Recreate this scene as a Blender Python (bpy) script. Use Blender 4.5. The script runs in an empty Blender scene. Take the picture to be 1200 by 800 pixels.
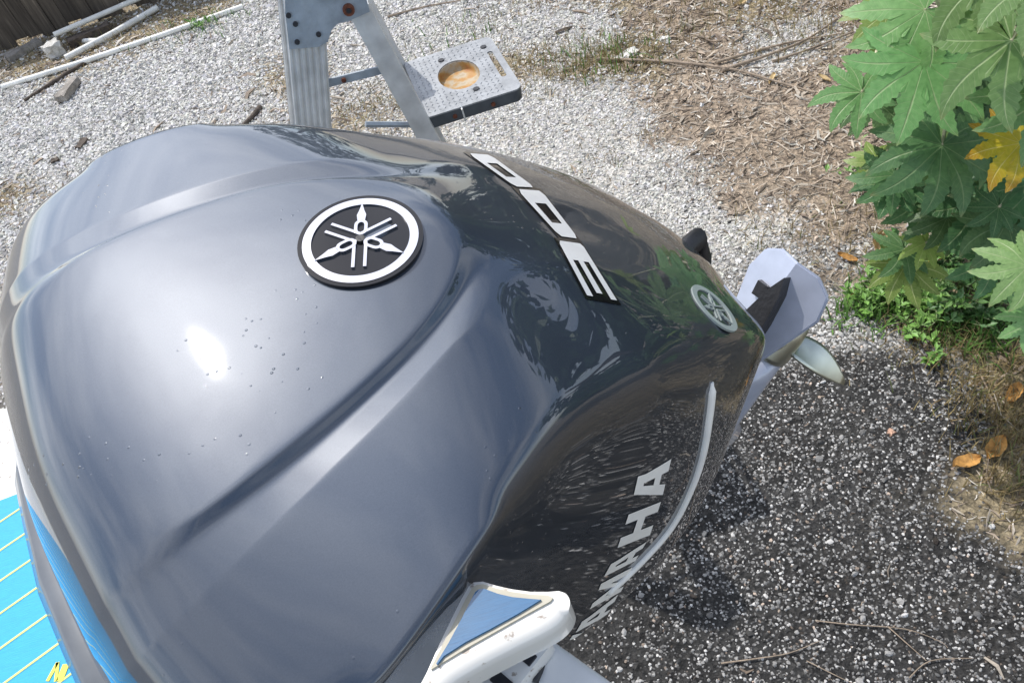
import bpy, bmesh, math, random
import numpy as np
from mathutils import Vector, Matrix
from mathutils.bvhtree import BVHTree

random.seed(7); rng = np.random.default_rng(7)
S = bpy.context.scene
C = S.collection
R_ = math.radians

# ------------------------------------------------------------------ camera
CAM_H, PITCH, ROLL, FPX = 2.3, R_(46), R_(18), 924.0
fw = Vector((0, math.cos(PITCH), -math.sin(PITCH)))
r0 = Vector((1, 0, 0)); u0 = Vector((0, math.sin(PITCH), math.cos(PITCH)))
cr = r0*math.cos(ROLL) - u0*math.sin(ROLL)
cu = r0*math.sin(ROLL) + u0*math.cos(ROLL)
CP = Vector((0, 0, CAM_H))
cd = bpy.data.cameras.new('camera'); cam = bpy.data.objects.new('camera', cd); C.objects.link(cam)
m = Matrix((cr, cu, -fw)).transposed().to_4x4(); m.translation = CP
cam.matrix_world = m
cd.sensor_width = 36; cd.lens = FPX/1200*36; cd.clip_start = 0.05; cd.clip_end = 1000
S.camera = cam

# ------------------------------------------------------------------ light
SUN_EL, SUN_AZ = R_(57), R_(118)          # azimuth counted from +X, direction towards the sun
sdir = Vector((math.cos(SUN_EL)*math.cos(SUN_AZ), math.cos(SUN_EL)*math.sin(SUN_AZ), math.sin(SUN_EL)))
w = bpy.data.worlds.new('World'); S.world = w; w.use_nodes = True
nt = w.node_tree; bg = nt.nodes['Background']
sky = nt.nodes.new('ShaderNodeTexSky'); sky.sky_type = 'NISHITA'; sky.sun_disc = False
sky.sun_elevation = SUN_EL; sky.sun_rotation = math.atan2(sdir.x, sdir.y)
sky.air_density = 1.0; sky.dust_density = 1.3; sky.ozone_density = 1.0
# broken thin cloud all over the sky
ctc = nt.nodes.new('ShaderNodeTexCoord'); cmap = nt.nodes.new('ShaderNodeMapping'); cmap.inputs['Scale'].default_value = (1, 1, 2.2)
cn = nt.nodes.new('ShaderNodeTexNoise'); cn.inputs['Scale'].default_value = 2.3; cn.inputs['Detail'].default_value = 7; cn.inputs['Roughness'].default_value = .52
crp = nt.nodes.new('ShaderNodeValToRGB'); crp.color_ramp.elements[0].position = .38; crp.color_ramp.elements[1].position = .64
chs = nt.nodes.new('ShaderNodeHueSaturation'); chs.inputs['Saturation'].default_value = .35; chs.inputs['Value'].default_value = 1.9
cmx = nt.nodes.new('ShaderNodeMix'); cmx.data_type = 'RGBA'
nt.links.new(ctc.outputs['Generated'], cmap.inputs[0]); nt.links.new(cmap.outputs[0], cn.inputs['Vector']); nt.links.new(cn.outputs['Fac'], crp.inputs[0])
nt.links.new(sky.outputs[0], chs.inputs['Color']); nt.links.new(crp.outputs[0], cmx.inputs[0]); nt.links.new(sky.outputs[0], cmx.inputs[6]); nt.links.new(chs.outputs[0], cmx.inputs[7])
nt.links.new(cmx.outputs[2], bg.inputs[0]); bg.inputs[1].default_value = 0.15
sl = bpy.data.lights.new('sun', 'SUN'); sl.energy = 2.6; sl.angle = R_(0.5); sl.color = (1, .955, .89)
so = bpy.data.objects.new('sun', sl); C.objects.link(so)
so.rotation_euler = sdir.to_track_quat('Z', 'Y').to_euler()
S.view_settings.view_transform = 'Standard'; S.view_settings.look = 'None'
S.view_settings.exposure = 0.42; S.view_settings.gamma = 1

# ------------------------------------------------------------------ helpers
def ray(x, y): return fw + cr*((x-600)/FPX) - cu*((y-400)/FPX)
def at_z(x, y, z=0.0):
    d = ray(x, y); return CP + d*((z-CAM_H)/d.z)
def at_y(x, y, Y):
    d = ray(x, y); return CP + d*(Y/d.y)
def at_d(x, y, D): return CP + ray(x, y).normalized()*D

def link_mesh(name, verts, faces, mat=None, parent=None, smooth=False):
    me = bpy.data.meshes.new(name); me.from_pydata([tuple(v) for v in verts], [], faces); me.update()
    o = bpy.data.objects.new(name, me); C.objects.link(o)
    if mat: me.materials.append(mat)
    if parent: o.parent = parent
    if smooth: me.polygons.foreach_set('use_smooth', [True]*len(me.polygons))
    return o
def obj(name, bm, mat=None, parent=None, smooth=False, auto=None):
    me = bpy.data.meshes.new(name); bmesh.ops.recalc_face_normals(bm, faces=bm.faces[:])
    bm.to_mesh(me); bm.free()
    o = bpy.data.objects.new(name, me); C.objects.link(o)
    if mat: me.materials.append(mat)
    if parent: o.parent = parent
    if smooth or auto is not None:
        me.polygons.foreach_set('use_smooth', [True]*len(me.polygons))
    if auto is not None: me.set_sharp_from_angle(angle=R_(auto))
    return o
def tag(o, label=None, cat=None, group=None, kind=None):
    if label: o['label'] = label
    if cat: o['category'] = cat
    if group: o['group'] = group
    if kind: o['kind'] = kind
    return o
def thing(name, label, cat, loc=(0, 0, 0), group=None, mat=None):
    o = bpy.data.objects.new(name, None); C.objects.link(o); o.empty_display_size = .05
    o.matrix_world = mat if mat is not None else Matrix.Translation(loc)
    return tag(o, label, cat, group)
def add_box(bm, cx, cy, cz, sx, sy, sz, M=None, bev=0):
    r = bmesh.ops.create_cube(bm, size=1)
    vs = r['verts']
    for v in vs:
        v.co = Vector((cx+v.co.x*sx, cy+v.co.y*sy, cz+v.co.z*sz))
    if bev:
        es = list({e for v in vs for e in v.link_edges})
        rr = bmesh.ops.bevel(bm, geom=es, offset=bev, segments=2, affect='EDGES', profile=.6)
        vs = list({v for f in rr['faces'] for v in f.verts} | {v for v in vs if v.is_valid})
    if M is not None:
        for v in vs: v.co = M @ v.co
    return vs
def add_tube(bm, pts, rad, seg=8, cap=True):
    pts = [Vector(p) for p in pts]; n = len(pts)
    if not hasattr(rad, '__len__'): rad = [rad]*n
    rings = []; up = Vector((0.13, .21, 1)).normalized()
    for i, p in enumerate(pts):
        t = (pts[min(i+1, n-1)]-pts[max(i-1, 0)]).normalized()
        if abs(t.dot(up)) > .97: up = Vector((1, .1, .05)).normalized()
        a = t.cross(up).normalized(); b = t.cross(a)
        rings.append([bm.verts.new(p+(a*math.cos(2*math.pi*k/seg)+b*math.sin(2*math.pi*k/seg))*rad[i]) for k in range(seg)])
    for i in range(n-1):
        for k in range(seg):
            bm.faces.new((rings[i][k], rings[i][(k+1) % seg], rings[i+1][(k+1) % seg], rings[i+1][k]))
    if cap:
        bm.faces.new(rings[0][::-1]); bm.faces.new(rings[-1])
def add_cyl(bm, p0, p1, r, seg=16, r2=None): add_tube(bm, [p0, p1], [r, r if r2 is None else r2], seg)
def prism(bm, poly, d):
    """closed prism of polygon `poly` (3D points) extruded by vector d"""
    a = [bm.verts.new(p) for p in poly]; b = [bm.verts.new(Vector(p)+d) for p in poly]
    bm.faces.new(a); bm.faces.new(b[::-1])
    for i in range(len(a)):
        j = (i+1) % len(a); bm.faces.new((a[j], a[i], b[i], b[j]))
    return a, b

# ------------------------------------------------------------------ materials
def newmat(name):
    mt = bpy.data.materials.new(name); mt.use_nodes = True
    return mt, mt.node_tree, mt.node_tree.nodes['Principled BSDF']
def nd(t, typ, **kw):
    n = t.nodes.new(typ)
    for k, v in kw.items():
        if k.startswith('i_'): n.inputs[k[2:].replace('_', ' ')].default_value = v
        else: setattr(n, k, v)
    return n
def ramp(t, fac, stops):
    r = t.nodes.new('ShaderNodeValToRGB'); e = r.color_ramp.elements
    while len(e) > 1: e.remove(e[-1])
    e[0].position = stops[0][0]; e[0].color = (*stops[0][1], 1) if len(stops[0][1]) == 3 else stops[0][1]
    for p, c in stops[1:]:
        x = e.new(p); x.color = (*c, 1)
    t.links.new(fac, r.inputs[0]); return r
def simple(name, col, rough=.5, metal=0., coat=0., noise=.12, nscale=30., bump=0., bscale=80., rvar=.1, coatr=.03):
    mt, t, b = newmat(name)
    tc = nd(t, 'ShaderNodeTexCoord')
    n = nd(t, 'ShaderNodeTexNoise'); n.inputs['Scale'].default_value = nscale; n.inputs['Detail'].default_value = 5
    t.links.new(tc.outputs['Object'], n.inputs['Vector'])
    lo = tuple(c*(1-noise) for c in col); hi = tuple(min(1, c*(1+noise)) for c in col)
    r = ramp(t, n.outputs['Fac'], [(.3, lo), (.7, hi)]); t.links.new(r.outputs[0], b.inputs['Base Color'])
    b.inputs['Metallic'].default_value = metal
    b.inputs['Coat Weight'].default_value = coat; b.inputs['Coat Roughness'].default_value = coatr
    mr = nd(t, 'ShaderNodeMapRange'); mr.inputs['To Min'].default_value = max(0, rough-rvar*rough); mr.inputs['To Max'].default_value = min(1, rough+rvar*rough)
    n3 = nd(t, 'ShaderNodeTexNoise'); n3.inputs['Scale'].default_value = nscale*2.7; n3.inputs['Detail'].default_value = 3
    t.links.new(tc.outputs['Object'], n3.inputs['Vector'])
    t.links.new(n3.outputs['Fac'], mr.inputs['Value']); t.links.new(mr.outputs[0], b.inputs['Roughness'])
    if bump:
        n2 = nd(t, 'ShaderNodeTexNoise'); n2.inputs['Scale'].default_value = bscale; n2.inputs['Detail'].default_value = 4
        t.links.new(tc.outputs['Object'], n2.inputs['Vector'])
        bp = nd(t, 'ShaderNodeBump'); bp.inputs['Strength'].default_value = bump; bp.inputs['Distance'].default_value = .01
        t.links.new(n2.outputs['Fac'], bp.inputs['Height']); t.links.new(bp.outputs[0], b.inputs['Normal'])
    return mt

def paint_mat():
    mt, t, b = newmat('cowl_paint')
    tc = nd(t, 'ShaderNodeTexCoord')
    fl = nd(t, 'ShaderNodeTexNoise'); fl.inputs['Scale'].default_value = 900; fl.inputs['Detail'].default_value = 2
    t.links.new(tc.outputs['Object'], fl.inputs['Vector'])
    base = ramp(t, fl.outputs['Fac'], [(.3, PAINT_LO), (.7, PAINT_HI)])
    # dust film and dried water spots lie on the paint where they dried
    v = nd(t, 'ShaderNodeTexVoronoi'); v.inputs['Scale'].default_value = 95; v.inputs['Randomness'].default_value = 1
    t.links.new(tc.outputs['Object'], v.inputs['Vector'])
    sp = ramp(t, v.outputs['Distance'], [(.06, (1, 1, 1)), (.13, (0, 0, 0))])
    n2 = nd(t, 'ShaderNodeTexNoise'); n2.inputs['Scale'].default_value = 7; n2.inputs['Detail'].default_value = 4
    t.links.new(tc.outputs['Object'], n2.inputs['Vector'])
    msk = ramp(t, n2.outputs['Fac'], [(.52, (0, 0, 0)), (.72, (1, 1, 1))])
    sm = nd(t, 'ShaderNodeMix', data_type='RGBA', blend_type='MULTIPLY'); sm.inputs[0].default_value = 1
    t.links.new(sp.outputs[0], sm.inputs[6]); t.links.new(msk.outputs[0], sm.inputs[7])
    mx = nd(t, 'ShaderNodeMix', data_type='RGBA'); mx.inputs[7].default_value = (.05, .05, .055, 1)
    sc = nd(t, 'ShaderNodeMath', operation='MULTIPLY'); sc.inputs[1].default_value = .45
    t.links.new(sm.outputs[2], sc.inputs[0]); t.links.new(sc.outputs[0], mx.inputs[0])
    t.links.new(base.outputs[0], mx.inputs[6]); t.links.new(mx.outputs[2], b.inputs['Base Color'])
    b.inputs['Metallic'].default_value = PAINT_METAL
    n4 = nd(t, 'ShaderNodeTexNoise'); n4.inputs['Scale'].default_value = 5; n4.inputs['Detail'].default_value = 6
    t.links.new(tc.outputs['Object'], n4.inputs['Vector'])
    mr = nd(t, 'ShaderNodeMapRange'); mr.inputs['To Min'].default_value = PAINT_ROUGH-.008; mr.inputs['To Max'].default_value = PAINT_ROUGH+.012
    t.links.new(n4.outputs['Fac'], mr.inputs['Value']); t.links.new(mr.outputs[0], b.inputs['Roughness'])
    b.inputs['Coat Weight'].default_value = 1; b.inputs['Coat IOR'].default_value = 1.72
    mr2 = nd(t, 'ShaderNodeMapRange'); mr2.inputs['From Min'].default_value = .4; mr2.inputs['From Max'].default_value = .8; mr2.inputs['To Min'].default_value = .012; mr2.inputs['To Max'].default_value = .05
    t.links.new(n2.outputs['Fac'], mr2.inputs['Value']); t.links.new(mr2.outputs[0], b.inputs['Coat Roughness'])
    bp = nd(t, 'ShaderNodeBump'); bp.inputs['Strength'].default_value = .5; bp.inputs['Distance'].default_value = .0015
    n5 = nd(t, 'ShaderNodeTexNoise'); n5.inputs['Scale'].default_value = 16; n5.inputs['Detail'].default_value = 1; t.links.new(tc.outputs['Object'], n5.inputs['Vector'])
    hh = nd(t, 'ShaderNodeMath', operation='MULTIPLY_ADD'); hh.inputs[1].default_value = .0; t.links.new(n5.outputs['Fac'], hh.inputs[0]); t.links.new(sm.outputs[2], hh.inputs[2])
    t.links.new(hh.outputs[0], bp.inputs['Height']); t.links.new(bp.outputs[0], b.inputs['Coat Normal']); t.links.new(bp.outputs[0], b.inputs['Normal'])
    return mt
PAINT_LO, PAINT_HI, PAINT_METAL, PAINT_ROUGH = (.055, .068, .090), (.066, .080, .105), 1.0, .58
M_paint = paint_mat()
M_pan = simple('cowl_pan_paint', (.16, .17, .18), .4, .3, .5)
M_dark = simple('black_plastic', (.018, .018, .02), .45, bump=.15)
M_black = simple('gloss_black', (.008, .008, .009), .07)
M_chrome = simple('chrome', (.8, .8, .82), .09, 1., noise=.05)
M_silver = simple('silver_print', (.84, .82, .77), .6, .0, noise=.05)
M_num = simple('numeral_silver', (.74, .74, .73), .42, .3, noise=.06)
M_greyprint = simple('grey_print', (.27, .31, .30), .5, .05, noise=.1)
M_leg = simple('leg_paint', (.42, .45, .54), .3, .2, .6, noise=.08)
M_steel = simple('prop_steel', (.52, .54, .47), .34, 1., noise=.15, nscale=18)
M_gel = simple('white_gelcoat', (.66, .64, .59), .18, coat=.6, noise=.05, nscale=9)
def speckle(mt, col, scale, amount):
    t = mt.node_tree; b = t.nodes['Principled BSDF']; src = b.inputs['Base Color'].links[0].from_socket
    tc = nd(t, 'ShaderNodeTexCoord'); v = nd(t, 'ShaderNodeTexNoise'); v.inputs['Scale'].default_value = scale; v.inputs['Detail'].default_value = 3; t.links.new(tc.outputs['Object'], v.inputs['Vector'])
    r = ramp(t, v.outputs['Fac'], [(.66-amount, (0, 0, 0)), (.72-amount, (.75, .75, .75))])
    mx = nd(t, 'ShaderNodeMix', data_type='RGBA'); mx.inputs[7].default_value = (*col, 1); t.links.new(r.outputs[0], mx.inputs[0]); t.links.new(src, mx.inputs[6]); t.links.new(mx.outputs[2], b.inputs['Base Color'])
speckle(M_gel, (.22, .16, .11), 110, .02)
M_alu = simple('ladder_aluminium', (.62, .62, .61), .46, .35, noise=.16, nscale=22, bump=.1)
M_shelf = simple('shelf_aluminium', (.29, .30, .31), .5, .3, noise=.2, nscale=30, bump=.1)
M_alu_dull = simple('gusset_grey', (.33, .37, .41), .5, .25, noise=.2, nscale=30, bump=.1)
M_alud = simple('shelf_edge_grey', (.09, .10, .11), .55, .2, noise=.2)
M_rust = simple('rusty_steel', (.16, .055, .03), .7, .4, noise=.5, nscale=120)
M_bolt = simple('dark_bolt', (.05, .05, .055), .5, .6)
M_pvc = simple('pvc_white', (.76, .75, .70), .38, noise=.1, nscale=12)
M_conc = simple('old_concrete', (.55, .53, .49), .9, noise=.25, nscale=25, bump=.6)
M_weather = simple('weathered_wood', (.26, .235, .205), .85, noise=.35, nscale=20, bump=.4)
M_darkwood = simple('dark_wood', (.09, .07, .055), .9, noise=.4, nscale=25, bump=.4)
M_twig = simple('dry_twig', (.30, .235, .175), .85, noise=.3, nscale=25, bump=.3)
M_stem = simple('plant_stem', (.30, .36, .17), .6, noise=.25)
M_petiole = simple('petiole_pink', (.50, .46, .30), .5, noise=.25)
M_bark = simple('bark', (.16, .125, .09), .9, noise=.35, nscale=14, bump=.7, bscale=30)

def deck_mat(name, col):
    mt, t, b = newmat(name); tc = nd(t, 'ShaderNodeTexCoord')
    mp = nd(t, 'ShaderNodeMapping'); mp.inputs['Scale'].default_value = (60, 900, 60)
    t.links.new(tc.outputs['Object'], mp.inputs[0])
    n = nd(t, 'ShaderNodeTexNoise'); n.inputs['Scale'].default_value = 1; n.inputs['Detail'].default_value = 3
    t.links.new(mp.outputs[0], n.inputs['Vector'])
    r = ramp(t, n.outputs['Fac'], [(.25, tuple(c*.86 for c in col)), (.75, tuple(min(1, c*1.12) for c in col))])
    t.links.new(r.outputs[0], b.inputs['Base Color']); b.inputs['Roughness'].default_value = .62
    bp = nd(t, 'ShaderNodeBump'); bp.inputs['Strength'].default_value = .25; bp.inputs['Distance'].default_value = .002
    t.links.new(n.outputs['Fac'], bp.inputs['Height']); t.links.new(bp.outputs[0], b.inputs['Normal'])
    return mt
M_deck = deck_mat('blue_foam_deck', (.018, .36, .74))
M_deck_refl = deck_mat('deck_reflection_blue', (.010, .105, .235))  # darker blue of the deck as mirrored in the cowl, put into the colour
M_deck_refl.node_tree.nodes['Principled BSDF'].inputs['Coat Weight'].default_value = .7
M_line = simple('yellow_green_line', (.62, .66, .20), .6)
M_plat = simple('platform_white', (.84, .83, .80), .25, noise=.05)
M_cream = simple('reflection_cream', (.42, .39, .30), .5)  # edge colour of the painted deck reflection

def attr_mat(name, attr='Col', rough=.85, noise=.25, nscale=60, bump=.4, trans=0., spec=.3):
    mt, t, b = newmat(name)
    a = nd(t, 'ShaderNodeAttribute', attribute_name=attr)
    tc = nd(t, 'ShaderNodeTexCoord')
    n = nd(t, 'ShaderNodeTexNoise'); n.inputs['Scale'].default_value = nscale; n.inputs['Detail'].default_value = 5
    t.links.new(tc.outputs['Object'], n.inputs['Vector'])
    r = ramp(t, n.outputs['Fac'], [(.3, (1-noise,)*3), (.7, (1,)*3)])
    mx = nd(t, 'ShaderNodeMix', data_type='RGBA', blend_type='MULTIPLY'); mx.inputs[0].default_value = 1
    t.links.new(a.outputs['Color'], mx.inputs[6]); t.links.new(r.outputs[0], mx.inputs[7])
    t.links.new(mx.outputs[2], b.inputs['Base Color']); b.inputs['Roughness'].default_value = rough
    b.inputs['Specular IOR Level'].default_value = spec
    if bump:
        bp = nd(t, 'ShaderNodeBump'); bp.inputs['Strength'].default_value = bump; bp.inputs['Distance'].default_value = .01
        t.links.new(n.outputs['Fac'], bp.inputs['Height']); t.links.new(bp.outputs[0], b.inputs['Normal'])
    if trans:
        tr = nd(t, 'ShaderNodeBsdfTranslucent'); t.links.new(mx.outputs[2], tr.inputs['Color'])
        ms = nd(t, 'ShaderNodeMixShader'); ms.inputs[0].default_value = trans
        out = t.nodes['Material Output']
        t.links.new(b.outputs[0], ms.inputs[1]); t.links.new(tr.outputs[0], ms.inputs[2]); t.links.new(ms.outputs[0], out.inputs[0])
    return mt
M_chip = attr_mat('stone_chips', rough=.8, nscale=120, bump=.3)
M_litter = attr_mat('litter', rough=.9, nscale=90, bump=.2)
M_blade = attr_mat('grass_blade', rough=.6, bump=0, trans=.25)

def leaf_mat(name, dark, mid, vein, edge=None, trans=.38, vary=1.):
    """attribute 'lf': x = 1 on the midrib .. 0 on the margin, y = 0 base .. 1 tip"""
    mt, t, b = newmat(name)
    a = nd(t, 'ShaderNodeAttribute', attribute_name='lf'); sx = nd(t, 'ShaderNodeSeparateXYZ'); t.links.new(a.outputs['Vector'], sx.inputs[0])
    tc = nd(t, 'ShaderNodeTexCoord'); n = nd(t, 'ShaderNodeTexNoise'); n.inputs['Scale'].default_value = 14; n.inputs['Detail'].default_value = 5
    t.links.new(tc.outputs['Object'], n.inputs['Vector'])
    base = ramp(t, n.outputs['Fac'], [(.3, dark), (.7, mid)])
    if edge:
        er = ramp(t, sx.outputs['Y'], [(.25, (0, 0, 0)), (.8, (1, 1, 1))])
        ad = nd(t, 'ShaderNodeMath', operation='MULTIPLY'); t.links.new(er.outputs[0], ad.inputs[0]); t.links.new(n.outputs['Fac'], ad.inputs[1])
        a2 = nd(t, 'ShaderNodeMath', operation='MULTIPLY'); a2.inputs[1].default_value = 1.8; t.links.new(ad.outputs[0], a2.inputs[0]); a2.use_clamp = True
        em = nd(t, 'ShaderNodeMix', data_type='RGBA'); em.inputs[7].default_value = (*edge, 1)
        t.links.new(a2.outputs[0], em.inputs[0]); t.links.new(base.outputs[0], em.inputs[6]); bo = em.outputs[2]
    else: bo = base.outputs[0]
    oi = nd(t, 'ShaderNodeObjectInfo'); hs = nd(t, 'ShaderNodeHueSaturation')
    h1 = nd(t, 'ShaderNodeMapRange'); h1.inputs['To Min'].default_value = .5-.028*vary; h1.inputs['To Max'].default_value = .5+.012*vary; t.links.new(oi.outputs['Random'], h1.inputs['Value']); t.links.new(h1.outputs[0], hs.inputs['Hue'])
    k7 = nd(t, 'ShaderNodeMath', operation='MULTIPLY'); k7.inputs[1].default_value = 7.31; t.links.new(oi.outputs['Random'], k7.inputs[0]); fr_ = nd(t, 'ShaderNodeMath', operation='FRACT'); t.links.new(k7.outputs[0], fr_.inputs[0])
    h2_ = nd(t, 'ShaderNodeMapRange'); h2_.inputs['To Min'].default_value = .7; h2_.inputs['To Max'].default_value = 1.25; t.links.new(fr_.outputs[0], h2_.inputs['Value']); t.links.new(h2_.outputs[0], hs.inputs['Value'])
    t.links.new(bo, hs.inputs['Color'])
    tipr = ramp(t, sx.outputs['Y'], [(.86, (0, 0, 0)), (1., (.8, .8, .8))]); tm = nd(t, 'ShaderNodeMath', operation='MULTIPLY'); t.links.new(tipr.outputs[0], tm.inputs[0]); t.links.new(n.outputs['Fac'], tm.inputs[1])
    tb_ = nd(t, 'ShaderNodeMix', data_type='RGBA'); tb_.inputs[7].default_value = (.30, .20, .07, 1); t.links.new(tm.outputs[0], tb_.inputs[0]); t.links.new(hs.outputs[0], tb_.inputs[6]); bo = tb_.outputs[2]
    # side veins: slanted stripes off the midrib
    k = nd(t, 'ShaderNodeMath', operation='MULTIPLY'); k.inputs[1].default_value = 62; t.links.new(sx.outputs['Y'], k.inputs[0])
    k2 = nd(t, 'ShaderNodeMath', operation='MULTIPLY_ADD'); k2.inputs[1].default_value = 9; t.links.new(sx.outputs['X'], k2.inputs[0]); t.links.new(k.outputs[0], k2.inputs[2])
    sn = nd(t, 'ShaderNodeMath', operation='SINE'); t.links.new(k2.outputs[0], sn.inputs[0])
    sr = ramp(t, sn.outputs[0], [(.86, (0, 0, 0)), (1., (.22, .22, .22))])
    vr = ramp(t, sx.outputs['X'], [(.90, (0, 0, 0)), (.98, (.8, .8, .8))])
    mxm = nd(t, 'ShaderNodeMath', operation='MAXIMUM'); t.links.new(sr.outputs[0], mxm.inputs[0]); t.links.new(vr.outputs[0], mxm.inputs[1])
    mx = nd(t, 'ShaderNodeMix', data_type='RGBA'); mx.inputs[7].default_value = (*vein, 1)
    t.links.new(mxm.outputs[0], mx.inputs[0]); t.links.new(bo, mx.inputs[6]); t.links.new(mx.outputs[2], b.inputs['Base Color'])
    b.inputs['Roughness'].default_value = .42
    bp = nd(t, 'ShaderNodeBump'); bp.inputs['Strength'].default_value = .35; bp.inputs['Distance'].default_value = .006; bp.invert = True
    t.links.new(mxm.outputs[0], bp.inputs['Height']); t.links.new(bp.outputs[0], b.inputs['Normal'])
    tr = nd(t, 'ShaderNodeBsdfTranslucent'); tg = nd(t, 'ShaderNodeGamma'); tg.inputs[1].default_value = .75; t.links.new(mx.outputs[2], tg.inputs[0]); t.links.new(tg.outputs[0], tr.inputs['Color'])
    ms = nd(t, 'ShaderNodeMixShader'); ms.inputs[0].default_value = trans
    t.links.new(b.outputs[0], ms.inputs[1]); t.links.new(tr.outputs[0], ms.inputs[2]); t.links.new(ms.outputs[0], t.nodes['Material Output'].inputs[0])
    return mt
M_leafA = leaf_mat('castor_leaf', (.15, .31, .10), (.22, .41, .145), (.42, .52, .26))
M_leafB = leaf_mat('castor_leaf_deep', (.065, .16, .06), (.105, .235, .085), (.25, .36, .16))
M_leafC = leaf_mat('castor_leaf_lime', (.20, .34, .07), (.28, .42, .10), (.5, .56, .22))
M_leafY = leaf_mat('castor_leaf_yellow', (.62, .50, .03), (.80, .62, .04), (.80, .66, .2), edge=(.62, .33, .03), vary=0)
M_deadleaf = simple('dead_leaf', (.42, .22, .06), .7, noise=.4, nscale=60, bump=.3)
M_deadtan = simple('dead_leaf_tan', (.46, .34, .17), .75, noise=.35, nscale=60, bump=.3)
M_crown = simple('tree_leaves', (.045, .085, .03), .55, noise=.4, nscale=2)
M_crown2 = simple('shrub_leaves', (.055, .12, .035), .5, noise=.4, nscale=3)

# ------------------------------------------------------------------ value noise for layout
_perm = rng.random((64, 64))
def vnoise(x, y, s):
    x = np.asarray(x)/s; y = np.asarray(y)/s
    xi = np.floor(x).astype(int); yi = np.floor(y).astype(int); fx = x-xi; fy = y-yi
    fx = fx*fx*(3-2*fx); fy = fy*fy*(3-2*fy)
    g = lambda a, b: _perm[a % 64, b % 64]
    return (g(xi, yi)*(1-fx)*(1-fy)+g(xi+1, yi)*fx*(1-fy)+g(xi, yi+1)*(1-fx)*fy+g(xi+1, yi+1)*fx*fy)
def fbm(x, y, s): return (vnoise(x, y, s)+.5*vnoise(x+7.3, y+2.1, s/2)+.25*vnoise(x+1.7, y+9.2, s/4))/1.75

# ------------------------------------------------------------------ ground zones
# g white gravel, m brown mulch, a black asphalt with chips, d dry grass and dirt, v green weeds
ZP = [('g', [(60, 150), (200, 90), (150, 150), (250, 50), (300, 110), (420, 60), (440, 120), (520, 20), (480, 40), (300, 20), (110, 200), (30, 180), (620, 150),
             (660, 110), (700, 140), (740, 150), (690, 180), (760, 190), (800, 215), (640, 40), (700, 25), (670, 55), (870, 265), (830, 240), (900, 52), (940, 40), (560, 60), (650, 190),
             (-60, 160), (-100, 250), (780, 250), (840, 290), (60, 240)]),
      ('m', [(800, 110), (850, 150), (900, 120), (850, 60), (800, 60), (950, 160), (960, 230), (900, 210), (1000, 260), (1020, 200), (860, 190), (930, 90), (1000, 60), (980, 20), (1040, 300),
             (1100, 250), (1150, 150), (790, 160), (760, 20), (820, 10), (1100, 50), (1190, 200), (940, 270), (880, 235), (1250, 100), (1250, 300), (960, 310), (1000, 330)]),
      ('d', [(640, 70), (700, 75), (740, 70), (600, 85), (430, 130), (330, 95), (10, 70), (30, 50), (100, 50), (230, 18), (5, 235), (1180, 520), (1150, 470), (1190, 430), (1200, 590),
             (1110, 400), (1230, 650), (900, 10), (960, 50), (730, 5), (190, 35), (1060, 340), (1020, 310)]),
      ('a', [(900, 480), (950, 430), (1000, 480), (1050, 520), (1100, 620), (1000, 700), (1100, 760), (900, 600), (800, 700), (700, 780), (950, 780), (850, 540), (1180, 700), (600, 900), (300, 900),
             (1000, 900), (1250, 800), (960, 560), (1040, 440), (0, 700), (200, 600), (400, 500), (600, 600), (500, 400), (1080, 460)]),
      ('h', [(950, 340), (1000, 385), (970, 300), (920, 300), (900, 420), (960, 390), (1040, 410)])]
zx, zy, zt = [], [], []
for k, ps in ZP:
    for p in ps:
        q = at_z(*p); zx.append(q.x); zy.append(q.y); zt.append('gmdah'.index(k))
zx = np.array(zx); zy = np.array(zy); zt = np.array(zt)
def zones(x, y):
    x = np.asarray(x, float); y = np.asarray(y, float)
    jx = (fbm(x, y, .35)-.5)*.5; jy = (fbm(x+31, y+17, .35)-.5)*.5
    px, py = x+jx, y+jy
    W = np.zeros((5,)+px.shape)
    # distances are judged relative to how far away the place is
    sc = np.maximum(.6, np.hypot(px, py))
    for a, b, k in zip(zx, zy, zt):
        dd = ((px-a)**2+(py-b)**2)/(sc**2*.02)
        W[k] += 1/(dd**2.2+1e-3)
    return W/W.sum(0)

# ground sheet: fine where the photo looks, out to the horizon
def axis(lo, hi, st, far):
    mid = list(np.arange(lo, hi+1e-6, st)); o = []; s = st
    v = hi
    while v < far: s *= 1.5; v += s; o.append(v)
    o2 = []; s = st; v = lo
    while v > -far: s *= 1.5; v -= s; o2.append(v)
    return np.array(o2[::-1]+mid+o)
gx = axis(-4.5, 4.2, .045, 260); gy = axis(-.6, 8.6, .045, 260)
GX, GY = np.meshgrid(gx, gy, indexing='ij')
Wz = zones(GX, GY)
colz = np.array([(.54, .525, .49), (.36, .29, .22), (.33, .275, .18), (.042, .042, .042), (.19, .185, .17)])
gc = np.tensordot(np.moveaxis(Wz, 0, -1), colz, 1)
GZ = (fbm(GX, GY, .5)-.5)*.03 + Wz[1]*.02*fbm(GX+5, GY, .12)
GZ *= np.clip(1-(np.hypot(GX, GY-3)-6)/4, 0, 1)
def height(x, y):
    i = np.clip(np.searchsorted(gx, x)-1, 0, len(gx)-2); j = np.clip(np.searchsorted(gy, y)-1, 0, len(gy)-2)
    tx = (x-gx[i])/(gx[i+1]-gx[i]); ty = (y-gy[j])/(gy[j+1]-gy[j])
    return GZ[i, j]*(1-tx)*(1-ty)+GZ[i+1, j]*tx*(1-ty)+GZ[i, j+1]*(1-tx)*ty+GZ[i+1, j+1]*tx*ty
def hz(p): return float(height(np.array([p.x]), np.array([p.y]))[0])
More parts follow.
